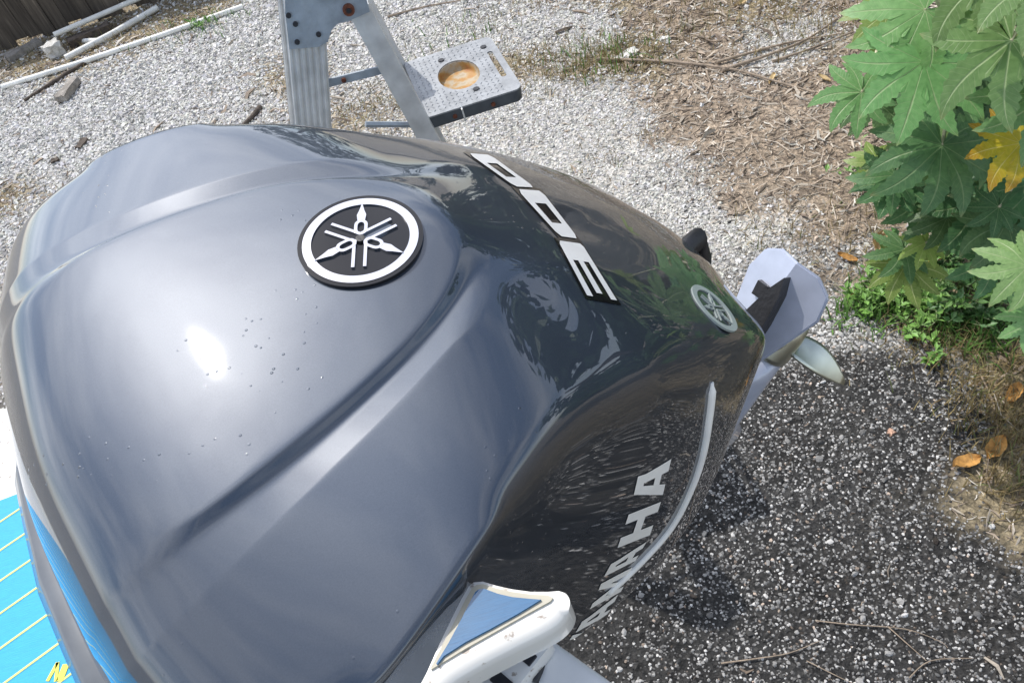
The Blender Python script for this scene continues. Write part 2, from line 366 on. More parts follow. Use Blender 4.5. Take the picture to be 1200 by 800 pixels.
def gpt(x, y, dz=0.0):
    p = at_z(x, y, 0)
    for _ in range(3): p = at_z(x, y, hz(p))
    return Vector((p.x, p.y, p.z+dz))
def mass_mesh(name, V, F, col=None, mat=None, smooth=False):
    """V (n,3), F (m,k) with one k"""
    me = bpy.data.meshes.new(name); n, k = len(V), F.shape[1]
    me.vertices.add(n); me.vertices.foreach_set('co', np.ascontiguousarray(V, dtype=np.float32).ravel())
    me.loops.add(F.size); me.loops.foreach_set('vertex_index', np.ascontiguousarray(F, dtype=np.int32).ravel())
    me.polygons.add(len(F)); me.polygons.foreach_set('loop_start', np.arange(len(F), dtype=np.int32)*k)
    me.polygons.foreach_set('use_smooth', np.full(len(F), smooth))
    if col is not None:
        a = me.color_attributes.new('Col', 'FLOAT_COLOR', 'POINT')
        a.data.foreach_set('color', np.hstack([col, np.ones((n, 1))]).astype(np.float32).ravel())
    me.update(calc_edges=True); me.validate()
    o = bpy.data.objects.new(name, me); C.objects.link(o)
    if mat: me.materials.append(mat)
    return o
def ground_mat():
    mt, t, b = newmat('ground_soil'); a = nd(t, 'ShaderNodeAttribute', attribute_name='Col'); tc = nd(t, 'ShaderNodeTexCoord')
    v = nd(t, 'ShaderNodeTexVoronoi'); v.inputs['Scale'].default_value = 55; t.links.new(tc.outputs['Object'], v.inputs['Vector'])
    n = nd(t, 'ShaderNodeTexNoise'); n.inputs['Scale'].default_value = 130; n.inputs['Detail'].default_value = 6; t.links.new(tc.outputs['Object'], n.inputs['Vector'])
    n2 = nd(t, 'ShaderNodeTexNoise'); n2.inputs['Scale'].default_value = 4; n2.inputs['Detail'].default_value = 6; t.links.new(tc.outputs['Object'], n2.inputs['Vector'])
    r1 = ramp(t, v.outputs['Color'], [(.1, (.5, .5, .5)), (.9, (1.35, 1.33, 1.3))])
    r2 = ramp(t, n.outputs['Fac'], [(.3, (.55, .55, .55)), (.7, (1.25, 1.25, 1.25))])
    r3 = ramp(t, n2.outputs['Fac'], [(.3, (.78, .76, .74)), (.7, (1.15, 1.15, 1.15))])
    cur = a.outputs['Color']
    for r in (r1, r2, r3):
        mx = nd(t, 'ShaderNodeMix', data_type='RGBA', blend_type='MULTIPLY'); mx.inputs[0].default_value = 1
        t.links.new(cur, mx.inputs[6]); t.links.new(r.outputs[0], mx.inputs[7]); cur = mx.outputs[2]
    t.links.new(cur, b.inputs['Base Color']); b.inputs['Roughness'].default_value = .92; b.inputs['Specular IOR Level'].default_value = .25
    bp = nd(t, 'ShaderNodeBump'); bp.inputs['Strength'].default_value = .7; bp.inputs['Distance'].default_value = .012
    ad = nd(t, 'ShaderNodeMath', operation='ADD'); t.links.new(v.outputs['Distance'], ad.inputs[0]); t.links.new(n.outputs['Fac'], ad.inputs[1])
    t.links.new(ad.outputs[0], bp.inputs['Height']); t.links.new(bp.outputs[0], b.inputs['Normal'])
    return mt
nxg, nyg = GX.shape
idx = np.arange(nxg*nyg).reshape(nxg, nyg)
Fg = np.stack([idx[:-1, :-1], idx[1:, :-1], idx[1:, 1:], idx[:-1, 1:]], -1).reshape(-1, 4)
g_o = mass_mesh('ground', np.stack([GX, GY, GZ], -1).reshape(-1, 3), Fg, gc.reshape(-1, 3), ground_mat(), True)
tag(g_o, kind='structure')

# ------------------------------------------------------------------ loose stones and litter
PXV = np.array([cr, cu, fw])
def in_view(x, y, mar=60):
    v = np.stack([x, y, -CAM_H+0*x], -1) @ PXV.T
    X = 600+FPX*v[:, 0]/v[:, 2]; Y = 400-FPX*v[:, 1]/v[:, 2]
    return (v[:, 2] > .1) & (X > -mar) & (X < 1200+mar) & (Y > -mar) & (Y < 800+mar)
def rot_rand(n):
    q = rng.normal(size=(n, 4)); q /= np.linalg.norm(q, axis=1)[:, None]
    w_, x, y, z = q.T
    return np.stack([1-2*(y*y+z*z), 2*(x*y-z*w_), 2*(x*z+y*w_), 2*(x*y+z*w_), 1-2*(x*x+z*z), 2*(y*z-x*w_), 2*(x*z-y*w_), 2*(y*z+x*w_), 1-2*(x*x+y*y)], -1).reshape(n, 3, 3)
OCT = np.array([(1, 0, 0), (-1, 0, 0), (0, 1, 0), (0, -1, 0), (0, 0, 1), (0, 0, -1)], float)
bmt = bmesh.new(); bmesh.ops.create_icosphere(bmt, subdivisions=1, radius=1)
ICO = np.array([v.co[:] for v in bmt.verts]); ICOF = np.array([[v.index for v in f.verts] for f in bmt.faces]); bmt.free()
CUB = np.array([(x, y, z) for x in (-1, 1) for y in (-1, 1) for z in (-1, 1)], float)*.72
CUBF = np.array([(0, 1, 3), (0, 3, 2), (4, 6, 7), (4, 7, 5), (0, 4, 5), (0, 5, 1), (2, 3, 7), (2, 7, 6), (0, 2, 6), (0, 6, 4), (1, 5, 7), (1, 7, 3)])
def stones(name, xs, ys, size, cols, zoff=0.0, flat=(.45, .9), ICO=ICO, ICOF=ICOF):
    n = len(xs)
    V = ICO[None]*(1+rng.uniform(-.30, .30, (n, len(ICO), 1)))
    V = V*np.stack([np.ones(n), rng.uniform(.55, 1, n), rng.uniform(*flat, n)], -1)[:, None, :]
    V = np.einsum('nij,nkj->nki', rot_rand(n), V)*size[:, None, None]
    V[:, :, 2] *= .75
    V += np.stack([xs, ys, height(xs, ys)+size*.25+zoff], -1)[:, None, :]
    F = (ICOF[None]+(np.arange(n)*len(ICO))[:, None, None]).reshape(-1, 3)
    cc = np.repeat(cols, len(ICO), 0)
    return mass_mesh(name, V.reshape(-1, 3), F, cc, M_chip)
def cand(n, lo, hi, bias=1.0, mar=60):
    x = rng.uniform(lo[0], hi[0], n); y = lo[1]+(hi[1]-lo[1])*rng.random(n)**bias
    k = in_view(x, y, mar); return x[k], y[k]

# white limestone gravel
x, y = cand(420000, (-4.6, 2.0), (3.2, 8.4)); W = zones(x, y); d = np.hypot(x, y)
keep = rng.random(len(x)) < (W[0]*1.1+W[4]*.5+W[2]*.12)*np.clip((4.0/d)**1.1, 0, 1)
x, y, d = x[keep], y[keep], d[keep]
sz = rng.uniform(.0048, .0108, len(x))*np.clip(d/4, .85, 1.5)*np.where(rng.random(len(x)) < .03, 1.6, 1)
v = rng.uniform(.44, .82, len(x))*np.where(rng.random(len(x)) < .18, .55, 1)
colg = np.stack([v, v*rng.uniform(.95, 1, len(x)), v*rng.uniform(.86, .98, len(x))], -1)
tag(stones('white_gravel', x, y, sz, colg, -.002, (.45, .9), CUB, CUBF), 'loose white limestone gravel spread over the yard', 'gravel', kind='stuff')
NG = len(x)
# chips showing in the black asphalt
x, y = cand(190000, (-.5, -.5), (2.3, 3.0), mar=330); W = zones(x, y)
vv = np.stack([x, y, -CAM_H+0*x], -1) @ PXV.T; YY = 400-FPX*vv[:, 1]/vv[:, 2]; XX = 600+FPX*vv[:, 0]/vv[:, 2]
fade = np.clip(1-(YY-800)/90, .02, 1)*np.clip((XX-640)/160, .03, 1)
keep = rng.random(len(x)) < (W[3]*.68+W[4]*1.0+W[0]*.3)*fade; x, y = x[keep], y[keep]; W = W[:, keep]
sz = rng.uniform(.0026, .0068, len(x))*(1+W[4]*.35)*np.where(rng.random(len(x)) < .02, 1.9, 1)
tone = rng.random(len(x)); v = np.where(tone < .36, rng.uniform(.025, .10, len(x)), np.where(tone < .85, rng.uniform(.14, .36, len(x)), rng.uniform(.36, .72, len(x))))
v = np.maximum(v, v*(1-W[4])+W[4]*rng.uniform(.08, .75, len(x)))
warm = rng.random(len(x)) < .06
colg = np.stack([v, v*np.where(warm, .8, .975), v*np.where(warm, .65, .94)], -1)
tag(stones('asphalt_chips', x, y, sz, colg, -.0015), 'black and white stone chips worn out of the asphalt', 'stone chips', kind='stuff')
NA = len(x)

def slivers(name, xs, ys, L, Wd, cols, tilt=.35, lift=.004, label='', cat='', mat=None):
    """flat three-sided splinters, ten triangles each"""
    n = len(xs); th = rng.uniform(0, 2*np.pi, n); ti = rng.normal(0, tilt, n)
    d = np.stack([np.cos(th)*np.cos(ti), np.sin(th)*np.cos(ti), np.sin(ti)], -1)
    sd = np.stack([-np.sin(th), np.cos(th), rng.normal(0, .35, n)], -1); up = np.cross(d, sd)
    c = np.stack([xs, ys, height(xs, ys)+lift+np.abs(np.sin(ti))*L*.3], -1)
    bend = rng.normal(0, .12, n)[:, None]*L[:, None]
    rings = []
    for t, ww in ((-.5, .6), (0, 1), (.5, .35)):
        cen = c+d*(t*L)[:, None]+sd*bend*(1 if t == 0 else 0)
        for k in range(3):
            a = k*2.094
            rings.append(cen+sd*(np.cos(a)*ww*Wd)[:, None]*.5+up*(np.sin(a)*ww*Wd*.55)[:, None]*.5)
    V = np.stack(rings, 1)
    f = []
    for r in (0, 3):
        for k in range(3):
            k2 = (k+1) % 3; f += [(r+k, r+k2, r+3+k2), (r+k, r+3+k2, r+3+k)]
    f += [(0, 2, 1), (6, 7, 8)]; f = np.array(f)
    F = (f[None]+(np.arange(n)*9)[:, None, None]).reshape(-1, 3)
    o = mass_mesh(name, V.reshape(-1, 3), F, np.repeat(cols, 9, 0), mat or M_litter)
    return tag(o, label, cat, kind='stuff')
x, y = cand(230000, (-4.4, .3), (4.0, 8.4)); W = zones(x, y); d = np.hypot(x, y)
keep = rng.random(len(x)) < (W[1]*.75+W[2]*.38+W[0]*.028+W[4]*.06)*np.clip((3.2/d)**1.2, 0, 1.0)
x, y, d = x[keep], y[keep], d[keep]; n = len(x)
L = rng.uniform(.012, .05, n)*np.where(rng.random(n) < .08, 1.8, 1)*np.clip(d/3, .8, 1.6); Wd = L*rng.uniform(.10, .26, n)
t = rng.random((n, 1)); base = np.where(t < .25, (.20, .155, .12), np.where(t < .6, (.36, .29, .225), np.where(t < .9, (.52, .45, .365), (.68, .63, .55))))
base = base*rng.uniform(.75, 1.2, (n, 1))
slivers('mulch', x, y, L, Wd, base, tilt=.2, lift=.002, label='brown wood mulch and dry leaf bits covering the soil', cat='mulch'); NM = n

x, y = cand(9000, (-.5, 1.0), (4.0, 8.0)); W = zones(x, y); d = np.hypot(x, y)
keep = rng.random(len(x)) < (W[1]*.30+W[2]*.12)*np.clip((3.2/d)**1.2, 0, 1.0); x, y = x[keep], y[keep]; n = len(x); t = rng.random((n, 1))
slivers('fine_twigs', x, y, rng.uniform(.07, .22, n), rng.uniform(.003, .006, n), np.where(t < .5, (.24, .19, .15), (.52, .45, .37))*rng.uniform(.8, 1.2, (n, 1)), tilt=.12, lift=.012, label='thin dry twigs strewn over the brown mulch', cat='twigs')
def blades(name, xs, ys, h, wd, cols, lean=.6, label='', cat=''):
    n = len(xs); th = rng.uniform(0, 2*np.pi, n); ln = np.abs(rng.normal(0, lean, n))
    sx_, sy_ = -np.sin(th), np.cos(th); z0 = height(xs, ys)
    P = []
    for t, ww in ((0, 1), (.5, .8), (1, .05)):
        r = h*t*np.sin(ln*(.5+.7*t)); zz = z0+h*t*np.cos(ln*(.4+.6*t))
        for s in (-1, 1):
            P.append(np.stack([xs+np.cos(th)*r+s*sx_*wd*ww*.5, ys+np.sin(th)*r+s*sy_*wd*ww*.5, zz], -1))
    V = np.stack(P, 1); f = np.array([(0, 1, 3, 2), (2, 3, 5, 4)])
    F = (f[None]+(np.arange(n)*6)[:, None, None]).reshape(-1, 4)
    return tag(mass_mesh(name, V.reshape(-1, 3), F, np.repeat(cols, 6, 0), M_blade), label, cat, kind='stuff')
def clumps(pxs, per, spread):
    X, Y = [], []
    for (px, py, k) in pxs:
        p = at_z(px, py); n = int(per*k); s = spread*p.xy.length/3
        X.append(rng.normal(p.x, s*1.2, n)); Y.append(rng.normal(p.y, s, n))
    return np.concatenate(X), np.concatenate(Y)
x, y = clumps([(630, 68, 1.3), (665, 78, 1.5), (700, 72, 1.6), (735, 74, 1.3), (755, 62, .9), (440, 120, 1.1), (425, 135, .7), (330, 95, .5), (540, 45, .5), (10, 235, .8), (15, 60, 1.5), (60, 62, 1.2), (0, 40, 1.2),
                (100, 45, 1), (160, 30, 1), (230, 18, 1.), (1150, 470, 1.2), (1185, 510, 1.5), (1180, 440, 1), (1120, 410, .8), (1190, 570, 1), (940, 50, .8), (900, 8, 1), (960, 20, 1.2), (830, 20, 1), (730, 180, .3), (905, 270, .4), (1030, 245, .5), (750, 5, 1), (620, 5, .7), (690, 260, .1), (1080, 400, .7), (1010, 300, .4)], 260, .10)
n = len(x); t = rng.random((n, 1)); cg = np.where(t < .6, (.36, .28, .13), np.where(t < .85, (.28, .20, .10), (.22, .25, .09)))*rng.uniform(.6, 1.2, (n, 1))
blades('dry_grass', x, y, rng.uniform(.02, .085, n), rng.uniform(.002, .005, n), cg, .8, 'straw coloured dry grass tufts scattered over gravel and soil', 'grass')
x, y = clumps([(240, 30, .6), (238, 33, .5), (1030, 350, 1.5), (1060, 365, 1.8), (1010, 365, 1), (1080, 345, 1.5), (700, 60, .5), (690, 80, .4), (545, 45, .4), (1085, 330, 1), (1120, 380, 1.5), (1150, 400, 1.5), (730, 78, .3)], 110, .075)
n = len(x); cg = np.array((.13, .26, .055))*rng.uniform(.6, 1.35, (n, 1))
blades('green_grass', x, y, rng.uniform(.03, .10, n), rng.uniform(.004, .009, n), cg, .8, 'short fresh green grass sprouting beside the castor plant', 'grass')
print('counts', NG, NA, NM)

# ================================================================== OUTBOARD MOTOR
az = R_(-70); de = R_(10)
Ph = Vector((math.cos(az), math.sin(az), 0)); MA = Vector((-Ph.y, Ph.x, 0))      # MA: level aft direction
MP = Ph*math.cos(de) - Vector((0, 0, 1))*math.sin(de)                              # port
MN = Vector((0, 0, 1))*math.cos(de) + Ph*math.sin(de)                              # normal of the cowl top
E0 = at_d(422, 280, .75)
MM = Matrix((MA, MP, MN)).transposed().to_4x4(); MM.translation = E0
MMI = MM.inverted()
motor = thing('outboard_motor', 'big dark grey outboard motor tilted up, filling the middle of the picture', 'outboard motor', mat=MM)
def loc(p): return MMI @ p

R0 = [(-.408, -.17), (-.380, -.085), (-.342, -.028), (-.290, -.001), (-.2, .004), (-.112, .003), (-.025, .001), (.035, -.002), (.082, -.010), (.118, -.043), (.172, -.080), (.213, -.115), (.28, -.172), (.35, -.235), (.415, -.305), (.462, -.385), (.492, -.48), (.503, -.57)]
R1 = [(-.398, .14, -.17), (-.368, .15, -.088), (-.330, .16, -.032), (-.267, .166, -.002), (-.195, .163, .004), (-.112, .150, .001), (-.022, .127, -.004), (.045, .090, -.016), (.078, .048, -.016), (.122, .05, -.047), (.174, .05, -.081), (.212, .05, -.116), (.28, .05, -.174), (.35, .048, -.237), (.414, .046, -.307), (.46, .044, -.387), (.486, .042, -.48), (.496, .04, -.562)]
R2 = [(-.390, .185, -.175), (-.364, .20, -.1), (-.332, .215, -.048), (-.275, .220, -.016), (-.195, .206, -.007), (-.112, .187, -.004), (-.02, .160, -.008), (.048, .128, -.019), (.095, .102, -.042), (.138, .10, -.058), (.180, .10, -.088), (.214, .10, -.121), (.28, .098, -.18), (.348, .094, -.243), (.408, .09, -.312), (.447, .085, -.39), (.468, .08, -.46), (.478, .076, -.53)]
R3 = [(-.380, .230, -.185), (-.360, .262, -.14), (-.328, .312, -.085), (-.275, .345, -.05), (-.2, .350, -.032), (-.12, .326, -.016), (-.03, .290, -.016), (.055, .252, -.050), (.105, .238, -.084), (.15, .229, -.112), (.197, .221, -.143), (.243, .212, -.174), (.315, .194, -.236), (.38, .18, -.302), (.425, .166, -.36), (.443, .148, -.405), (.449, .134, -.448), (.447, .122, -.482)]
R6 = [(-.370, .24, -.192), (-.352, .258, -.225), (-.325, .274, -.275), (-.27, .278, -.35), (-.2, .277, -.46), (-.11, .275, -.54), (-.02, .270, -.60), (.06, .264, -.64), (.12, .258, -.652), (.175, .252, -.64), (.225, .246, -.61), (.268, .240, -.57), (.306, .226, -.50), (.334, .208, -.455), (.360, .188, -.438), (.386, .17, -.442), (.410, .15, -.460), (.430, .125, -.484)]
def lerp(a, b, t): return a+(b-a)*t
rows = []            # half section, centre line first
NC = len(R0); rows = [[] for _ in range(11)]
for k in range(NC):
    c = Vector((R0[k][0], 0, R0[k][1])); p1, p2, p3, p6 = (Vector(r[k]) for r in (R1, R2, R3, R6))
    f = max(0., min(1., (NC-8-k)/3+.35)) if k > 3 else .5      # the step at the plateau edge fades aft
    out = (p2-p1); out.z = 0; out.normalize()
    pv = p1+out*.009+Vector((0, 0, -.0085*f)) if k < 8 else p1.lerp(p2, .4)+Vector((.0, 0, -.002*f))
    pv2 = pv.lerp(p2, .55) if k < 8 else p1.lerp(p2, .7)
    side = Vector((0, .014 if 2 < k < 14 else .006, 0))
    rows[0].append(c); rows[1].append(c.lerp(p1, .55)+Vector((0, 0, .0012))); rows[2].append(p1); rows[3].append(pv); rows[4].append(pv2); rows[5].append(p2)
    rows[6].append(p2.lerp(p3, .5)+Vector((0, 0, .0015))); rows[7].append(p3)
    rows[8].append(p3.lerp(p6, .3)+side); rows[9].append(p3.lerp(p6, .7)+side*.8); rows[10].append(p6)
for r in (8, 9, 10):
    for _ in range(2):
        src = [v.copy() for v in rows[r]]
        for k in range(3, NC-3): rows[r][k] = src[k]*.5+(src[k-1]+src[k+1])*.25
bm = bmesh.new(); grid = {}
for r in range(-10, 11):
    for k in range(NC):
        v = rows[abs(r)][k]; grid[r, k] = bm.verts.new((v.x, v.y if r >= 0 else -v.y, v.z))
for r in range(-10, 10):
    for k in range(NC-1): bm.faces.new((grid[r, k], grid[r+1, k], grid[r+1, k+1], grid[r, k+1]))
# turned-in lip along the whole rim
rim = [(-10, k) for k in range(NC)]+[(r, NC-1) for r in range(-9, 11)]+[(10, k) for k in range(NC-2, -1, -1)]+[(r, 0) for r in range(9, -10, -1)]
cen = Vector((.03, 0, -.36)); lip = []
for key in rim:
    co = grid[key].co; d = (cen-co).normalized(); lip.append(bm.verts.new(co+d*.022+Vector((0, 0, -.004))))
for i in range(len(rim)):
    j = (i+1) % len(rim); bm.faces.new((grid[rim[i]], grid[rim[j]], lip[j], lip[i]))
bmesh.ops.recalc_face_normals(bm, faces=bm.faces[:])
bm.edges.ensure_lookup_table(); cl = bm.edges.layers.float.new('crease_edge')
def cre(r, k, k2, v):
    for s in (-1, 1):
        e = bm.edges.get((grid[s*r, k], grid[s*r, k2]))
        if e: e[cl] = v
for k in range(NC-1):
    if 3 <= k < 8: cre(2, k, k+1, .5); cre(3, k, k+1, .35)
    if k < 10: cre(5, k, k+1, .55 if k < 7 else .2)
    if k >= 2: cre(7, k, k+1, .6 if 3 < k < 6 else (.3 if k < 10 else .1))
for r in range(-2, 2):
    e = bm.edges.get((grid[r, 8], grid[r+1, 8]))
    if e: e[cl] = .3
for i in range(len(rim)):
    e = bm.edges.get((grid[rim[i]], grid[rim[(i+1) % len(rim)]]))
    if e: e[cl] = .75
cage = obj('cowling', bm)
md = cage.modifiers.new('sub', 'SUBSURF'); md.levels = 4; md.render_levels = 4
dg = bpy.context.evaluated_depsgraph_get(); dg.update()
me = bpy.data.meshes.new_from_object(cage.evaluated_get(dg)); me.name = 'cowling'
bpy.data.objects.remove(cage)
me.polygons.foreach_set('use_smooth', [True]*len(me.polygons)); me.materials.clear(); me.materials.append(M_paint)
cowl = bpy.data.objects.new('cowling', me); C.objects.link(cowl); cowl.parent = motor
cv = [v.co.copy() for v in me.vertices]; cf = [list(p.vertices) for p in me.polygons]
BV = BVHTree.FromPolygons(cv, cf)
camL = loc(CP)
def onc(x, y, off=0.):
    """point of the cowl surface seen at a photo pixel, in motor space"""
    d = (MMI.to_3x3() @ ray(x, y)).normalized()
    h, n, i, ds = BV.ray_cast(camL, d)
    if h is None: return None
    if n.dot(d) > 0: n = -n
    return h+n*off
def side_hit(a, u, off=0.):
    h, n, i, ds = BV.ray_cast(Vector((a, 1, u)), Vector((0, -1, 0)))
    if h is None: return Vector((a, .25, u))
    return h+(n if n.y > 0 else -n)*off

def quadpatch(bm, fn, quad, n=6, m=4, th=.0008):
    """patch over a quad of glyph space, laid on the surface by fn(x, y, off)"""
    top = [[fn(*[lerp(lerp(quad[0][c], quad[1][c], i/n), lerp(quad[3][c], quad[2][c], i/n), j/m) for c in (0, 1)]) for i in range(n+1)] for j in range(m+1)]
    if any(p is None for r in top for p in r): return
    vs = [[bm.verts.new(p) for p in r] for r in top]
    for j in range(m):
        for i in range(n): bm.faces.new((vs[j][i], vs[j][i+1], vs[j+1][i+1], vs[j+1][i]))
GLYPH = {
 '0': [((.10, 0), (.90, 0), (.72, .26), (.30, .26)), ((.90, 0), (1, .10), (1, .90), (.72, .26)), ((1, .90), (.90, 1), (.72, .74), (.72, .26)), ((.90, 1), (.10, 1), (.30, .74), (.72, .74)), ((.10, 1), (0, .9), (.30, .26), (.30, .74)), ((0, .9), (0, .10), (.10, 0), (.30, .26))],
 '3': [((.66, 0), (.94, 0), (1, .08), (.66, .2)), ((.66, .2), (1, .08), (1, .92), (.66, .8)), ((.66, .8), (1, .92), (.94, 1), (.66, 1)), ((0, 0), (.66, 0), (.66, .2), (0, .2)), ((.08, .40), (.66, .40), (.66, .60), (.08, .60)), ((0, .8), (.66, .8), (.66, 1), (0, 1))],
 'A': [((0, 0), (.30, 0), (.26, .74), (0, .74)), ((0, .74), (.62, .74), (.55, 1), (0, 1)), ((.34, .74), (.62, .74), (1, 0), (.66, 0)), ((.29, .20), (.62, .20), (.53, .40), (.28, .40))],
 'H': [((0, 0), (.30, 0), (.30, 1), (0, 1)), ((.70, 0), (1, 0), (1, 1), (.70, 1)), ((.30, .38), (.70, .38), (.70, .62), (.30, .62))],
 'M': [((0, 0), (.24, 0), (.24, 1), (0, 1)), ((.76, 0), (1, 0), (1, 1), (.76, 1)), ((.24, 1), (.24, .62), (.5, .05), (.5, .42)), ((.5, .42), (.5, .05), (.76, .62), (.76, 1))],
 'Y': [((.37, 0), (.63, 0), (.63, .45), (.37, .45)), ((0, 1), (.37, .45), (.55, .45), (.28, 1)), ((.72, 1), (.45, .45), (.63, .45), (1, 1))]}
def bil(q, x, y):
    return [lerp(lerp(q[0][c], q[1][c], x), lerp(q[3][c], q[2][c], x), y) for c in (0, 1)]
def glyph(name, ch, fn, mat, parent):
    bm = bmesh.new()
    for q in GLYPH[ch]: quadpatch(bm, fn, q)
    return obj(name, bm, mat, parent)
def pxfn(q, off, gr=0.):
    def f(x, y):
        x = .5+(x-.5)*(1+gr); y = .5+(y-.5)*(1+gr*1.3)
        return onc(*bil(q, x, y), off)
    return f
for ch, q in (('3', [(722, 353), (681, 287), (653, 283), (687, 347)]), ('0', [(677, 281), (634, 225), (605, 223), (655, 278)]), ('0', [(626, 221), (574, 183), (548, 181), (603, 220)])):
    nm = glyph('numeral', ch, pxfn(q, .0016), M_num, motor)
    bm = bmesh.new(); quadpatch(bm, pxfn(q, .0007, .13), ((0, 0), (1, 0), (1, 1), (0, 1)), 10, 6)
    obj('numeral_border', bm, M_black, nm)
AQ = [(776, 579), (786, 537), (751, 540), (742, 579)]; A2Q = [(744, 656), (757, 634), (722, 648), (707, 675)]
HQ = [(761, 626), (774, 587), (736, 602), (723, 641)]
glyph('letter', 'A', pxfn(AQ, .0009), M_silver, motor); glyph('letter', 'H', pxfn(HQ, .0009), M_silver, motor); glyph('letter', 'A', pxfn(A2Q, .0009), M_silver, motor)
# the letters further forward run on along the same line on the side panel
cs = [onc(*bil(q, .5, .5)) for q in (A2Q, HQ, AQ)]
if all(cs):
    st = (cs[1]-cs[0]); cor = [onc(*p) for p in HQ]
    ex = ((cor[1]-cor[0])+(cor[2]-cor[3]))/2; ey = ((cor[3]-cor[0])+(cor[2]-cor[1]))/2
    for i, ch in ((1, 'M'), (2, 'A'), (3, 'Y')):
        c0 = cs[0]-st*i*1.02
        def f(x, y, c0=c0):
            p = c0+ex*(x-.5)+ey*(y-.5); return side_hit(p.x, p.z, .0009)
        glyph('letter', ch, f, M_silver, motor)
    print('letters', [tuple(round(a, 3) for a in c) for c in cs])
# bright stripe along the lower edge
def strip(name, px, wd, mat, off=.002, par=motor):
    pts = [p for p in (onc(x, y) for x, y in px) if p]
    if len(pts) < 3: return
    bm = bmesh.new(); add_tube(bm, pts, [wd*(.35+.65*math.sin(math.pi*min(1, (i+1)/len(pts)*1.4))) if i < 2 else wd for i in range(len(pts))], 8)
    return obj(name, bm, mat, par, smooth=True)
def spl(pts, n):
    out = []
    P = [pts[0]]+list(pts)+[pts[-1]]
    for i in range(1, len(P)-2):
        for j in range(n):
            t = j/n; a, b, c, d = P[i-1], P[i], P[i+1], P[i+2]
            out.append(tuple(.5*((2*b[k])+(-a[k]+c[k])*t+(2*a[k]-5*b[k]+4*c[k]-d[k])*t*t+(-a[k]+3*b[k]-3*c[k]+d[k])*t**3) for k in range(len(b))))
    out.append(tuple(pts[-1])); return out
strip('trim_stripe', spl([(834, 448), (831, 480), (823, 530), (808, 575), (785, 618), (750, 658), (712, 694)], 5), .0058, M_silver)

# round badge on the plateau
def stadium(bm, cx, cy, dx, dy, r0_, r1_, wo, wi, z0, z1, n=8):
    """flat ring in the shape of a stadium between radii r0_ and r1_ along (dx,dy)"""
    def loop(w, e):
        pts = []
        for s, c in ((1, r1_-w), (-1, r0_+w)):
            for i in range(n+1):
                a = (-math.pi/2+math.pi*i/n)
                l = c+s*math.cos(a)*w; q = s*math.sin(a)*w
                pts.append((cx+dx*l-dy*q, cy+dy*l+dx*q))
        return pts
    o = loop(wo, 0)
    ctr = [(x, y) for x, y in o]
    m0 = (cx+dx*(r0_+r1_)/2, cy+dy*(r0_+r1_)/2)
    k = wi/wo; L = (r1_-r0_)/2
    inn = []
    for x, y in o:
        ax = (x-m0[0])*dx+(y-m0[1])*dy; ay = -(x-m0[0])*dy+(y-m0[1])*dx
        ax *= (L-(wo-wi))/L; ay *= k
        inn.append((m0[0]+dx*ax-dy*ay, m0[1]+dy*ax+dx*ay))
    ring_prism(bm, o, inn, z0, z1)
def ring_prism(bm, o, inn, z0, z1):
    A_ = [bm.verts.new((*p, z1)) for p in o]; B_ = [bm.verts.new((*p, z1)) for p in inn]; A0 = [bm.verts.new((*p, z0)) for p in o]; B0 = [bm.verts.new((*p, z0)) for p in inn]
    n = len(o)
    for i in range(n):
        j = (i+1) % n
        bm.faces.new((A_[i], A_[j], B_[j], B_[i])); bm.faces.new((A0[j], A0[i], B0[i], B0[j])); bm.faces.new((A_[j], A_[i], A0[i], A0[j])); bm.faces.new((B_[i], B_[j], B0[j], B0[i]))
def circ(r, n=72): return [(r*math.cos(2*math.pi*i/n), r*math.sin(2*math.pi*i/n)) for i in range(n)]
def poly_prism(bm, pts, z0, z1):
    prism(bm, [Vector((*p, z0)) for p in pts], Vector((0, 0, z1-z0)))
def forks(bm, R, ang0, z0, z1):
    for q in range(3):
        a = ang0+q*2*math.pi/3; dx, dy = math.cos(a), math.sin(a)
        T = lambda l, s: (dx*l*R-dy*s*R, dy*l*R+dx*s*R)
        stadium(bm, 0, 0, dx, dy, .10*R, .52*R, .135*R, .07*R, z0, z1)
        poly_prism(bm, [T(.50, -.075), T(.66, -.095), T(.78, -.055), T(1.0, 0), T(.78, .055), T(.66, .095), T(.50, .075)], z0, z1)
        for s in (-1, 1):
            poly_prism(bm, [T(-.02, s*.115-.032), T(-.02, s*.115+.032), T(-.76, s*.115+.032), T(-.76, s*.115-.032)], z0+.0001*q, z1-.0001*(q+1))
RB = .0585
pr = [BV.ray_cast(Vector((RB*math.cos(q*.7854), RB*math.sin(q*.7854), .3)), Vector((0, 0, -1)))[0] for q in range(8)]
h = sum(pr, Vector())/8
ez = sum(((pr[q]-h).cross(pr[(q+2) % 8]-h) for q in range(8)), Vector()).normalized(); exx = Vector((0, 1, 0)).cross(ez).normalized()
top_ = max((p-h).dot(ez) for p in pr); print('badge', ez[:], top_)
bmat = Matrix((exx, ez.cross(exx), ez)).transposed().to_4x4(); bmat.translation = h+ez*(top_*.4+.0004)
RB = .0585
bm = bmesh.new(); add_cyl(bm, (0, 0, -.008), (0, 0, .0035), RB*.985, 72)
badge = obj('badge', bm, M_black, motor, auto=40); bmat.translation -= ez*.0022; badge.matrix_local = bmat; badge['label'] = 'round black badge with a chrome ring and three crossed tuning forks'
bm = bmesh.new(); ring_prism(bm, circ(RB), circ(RB*.935), .0, .0048); obj('badge_rim', bm, M_black, badge, auto=40)
bm = bmesh.new(); ring_prism(bm, circ(RB*.925), circ(RB*.785), .003, .0052); obj('chrome_ring', bm, M_chrome, badge, auto=40)
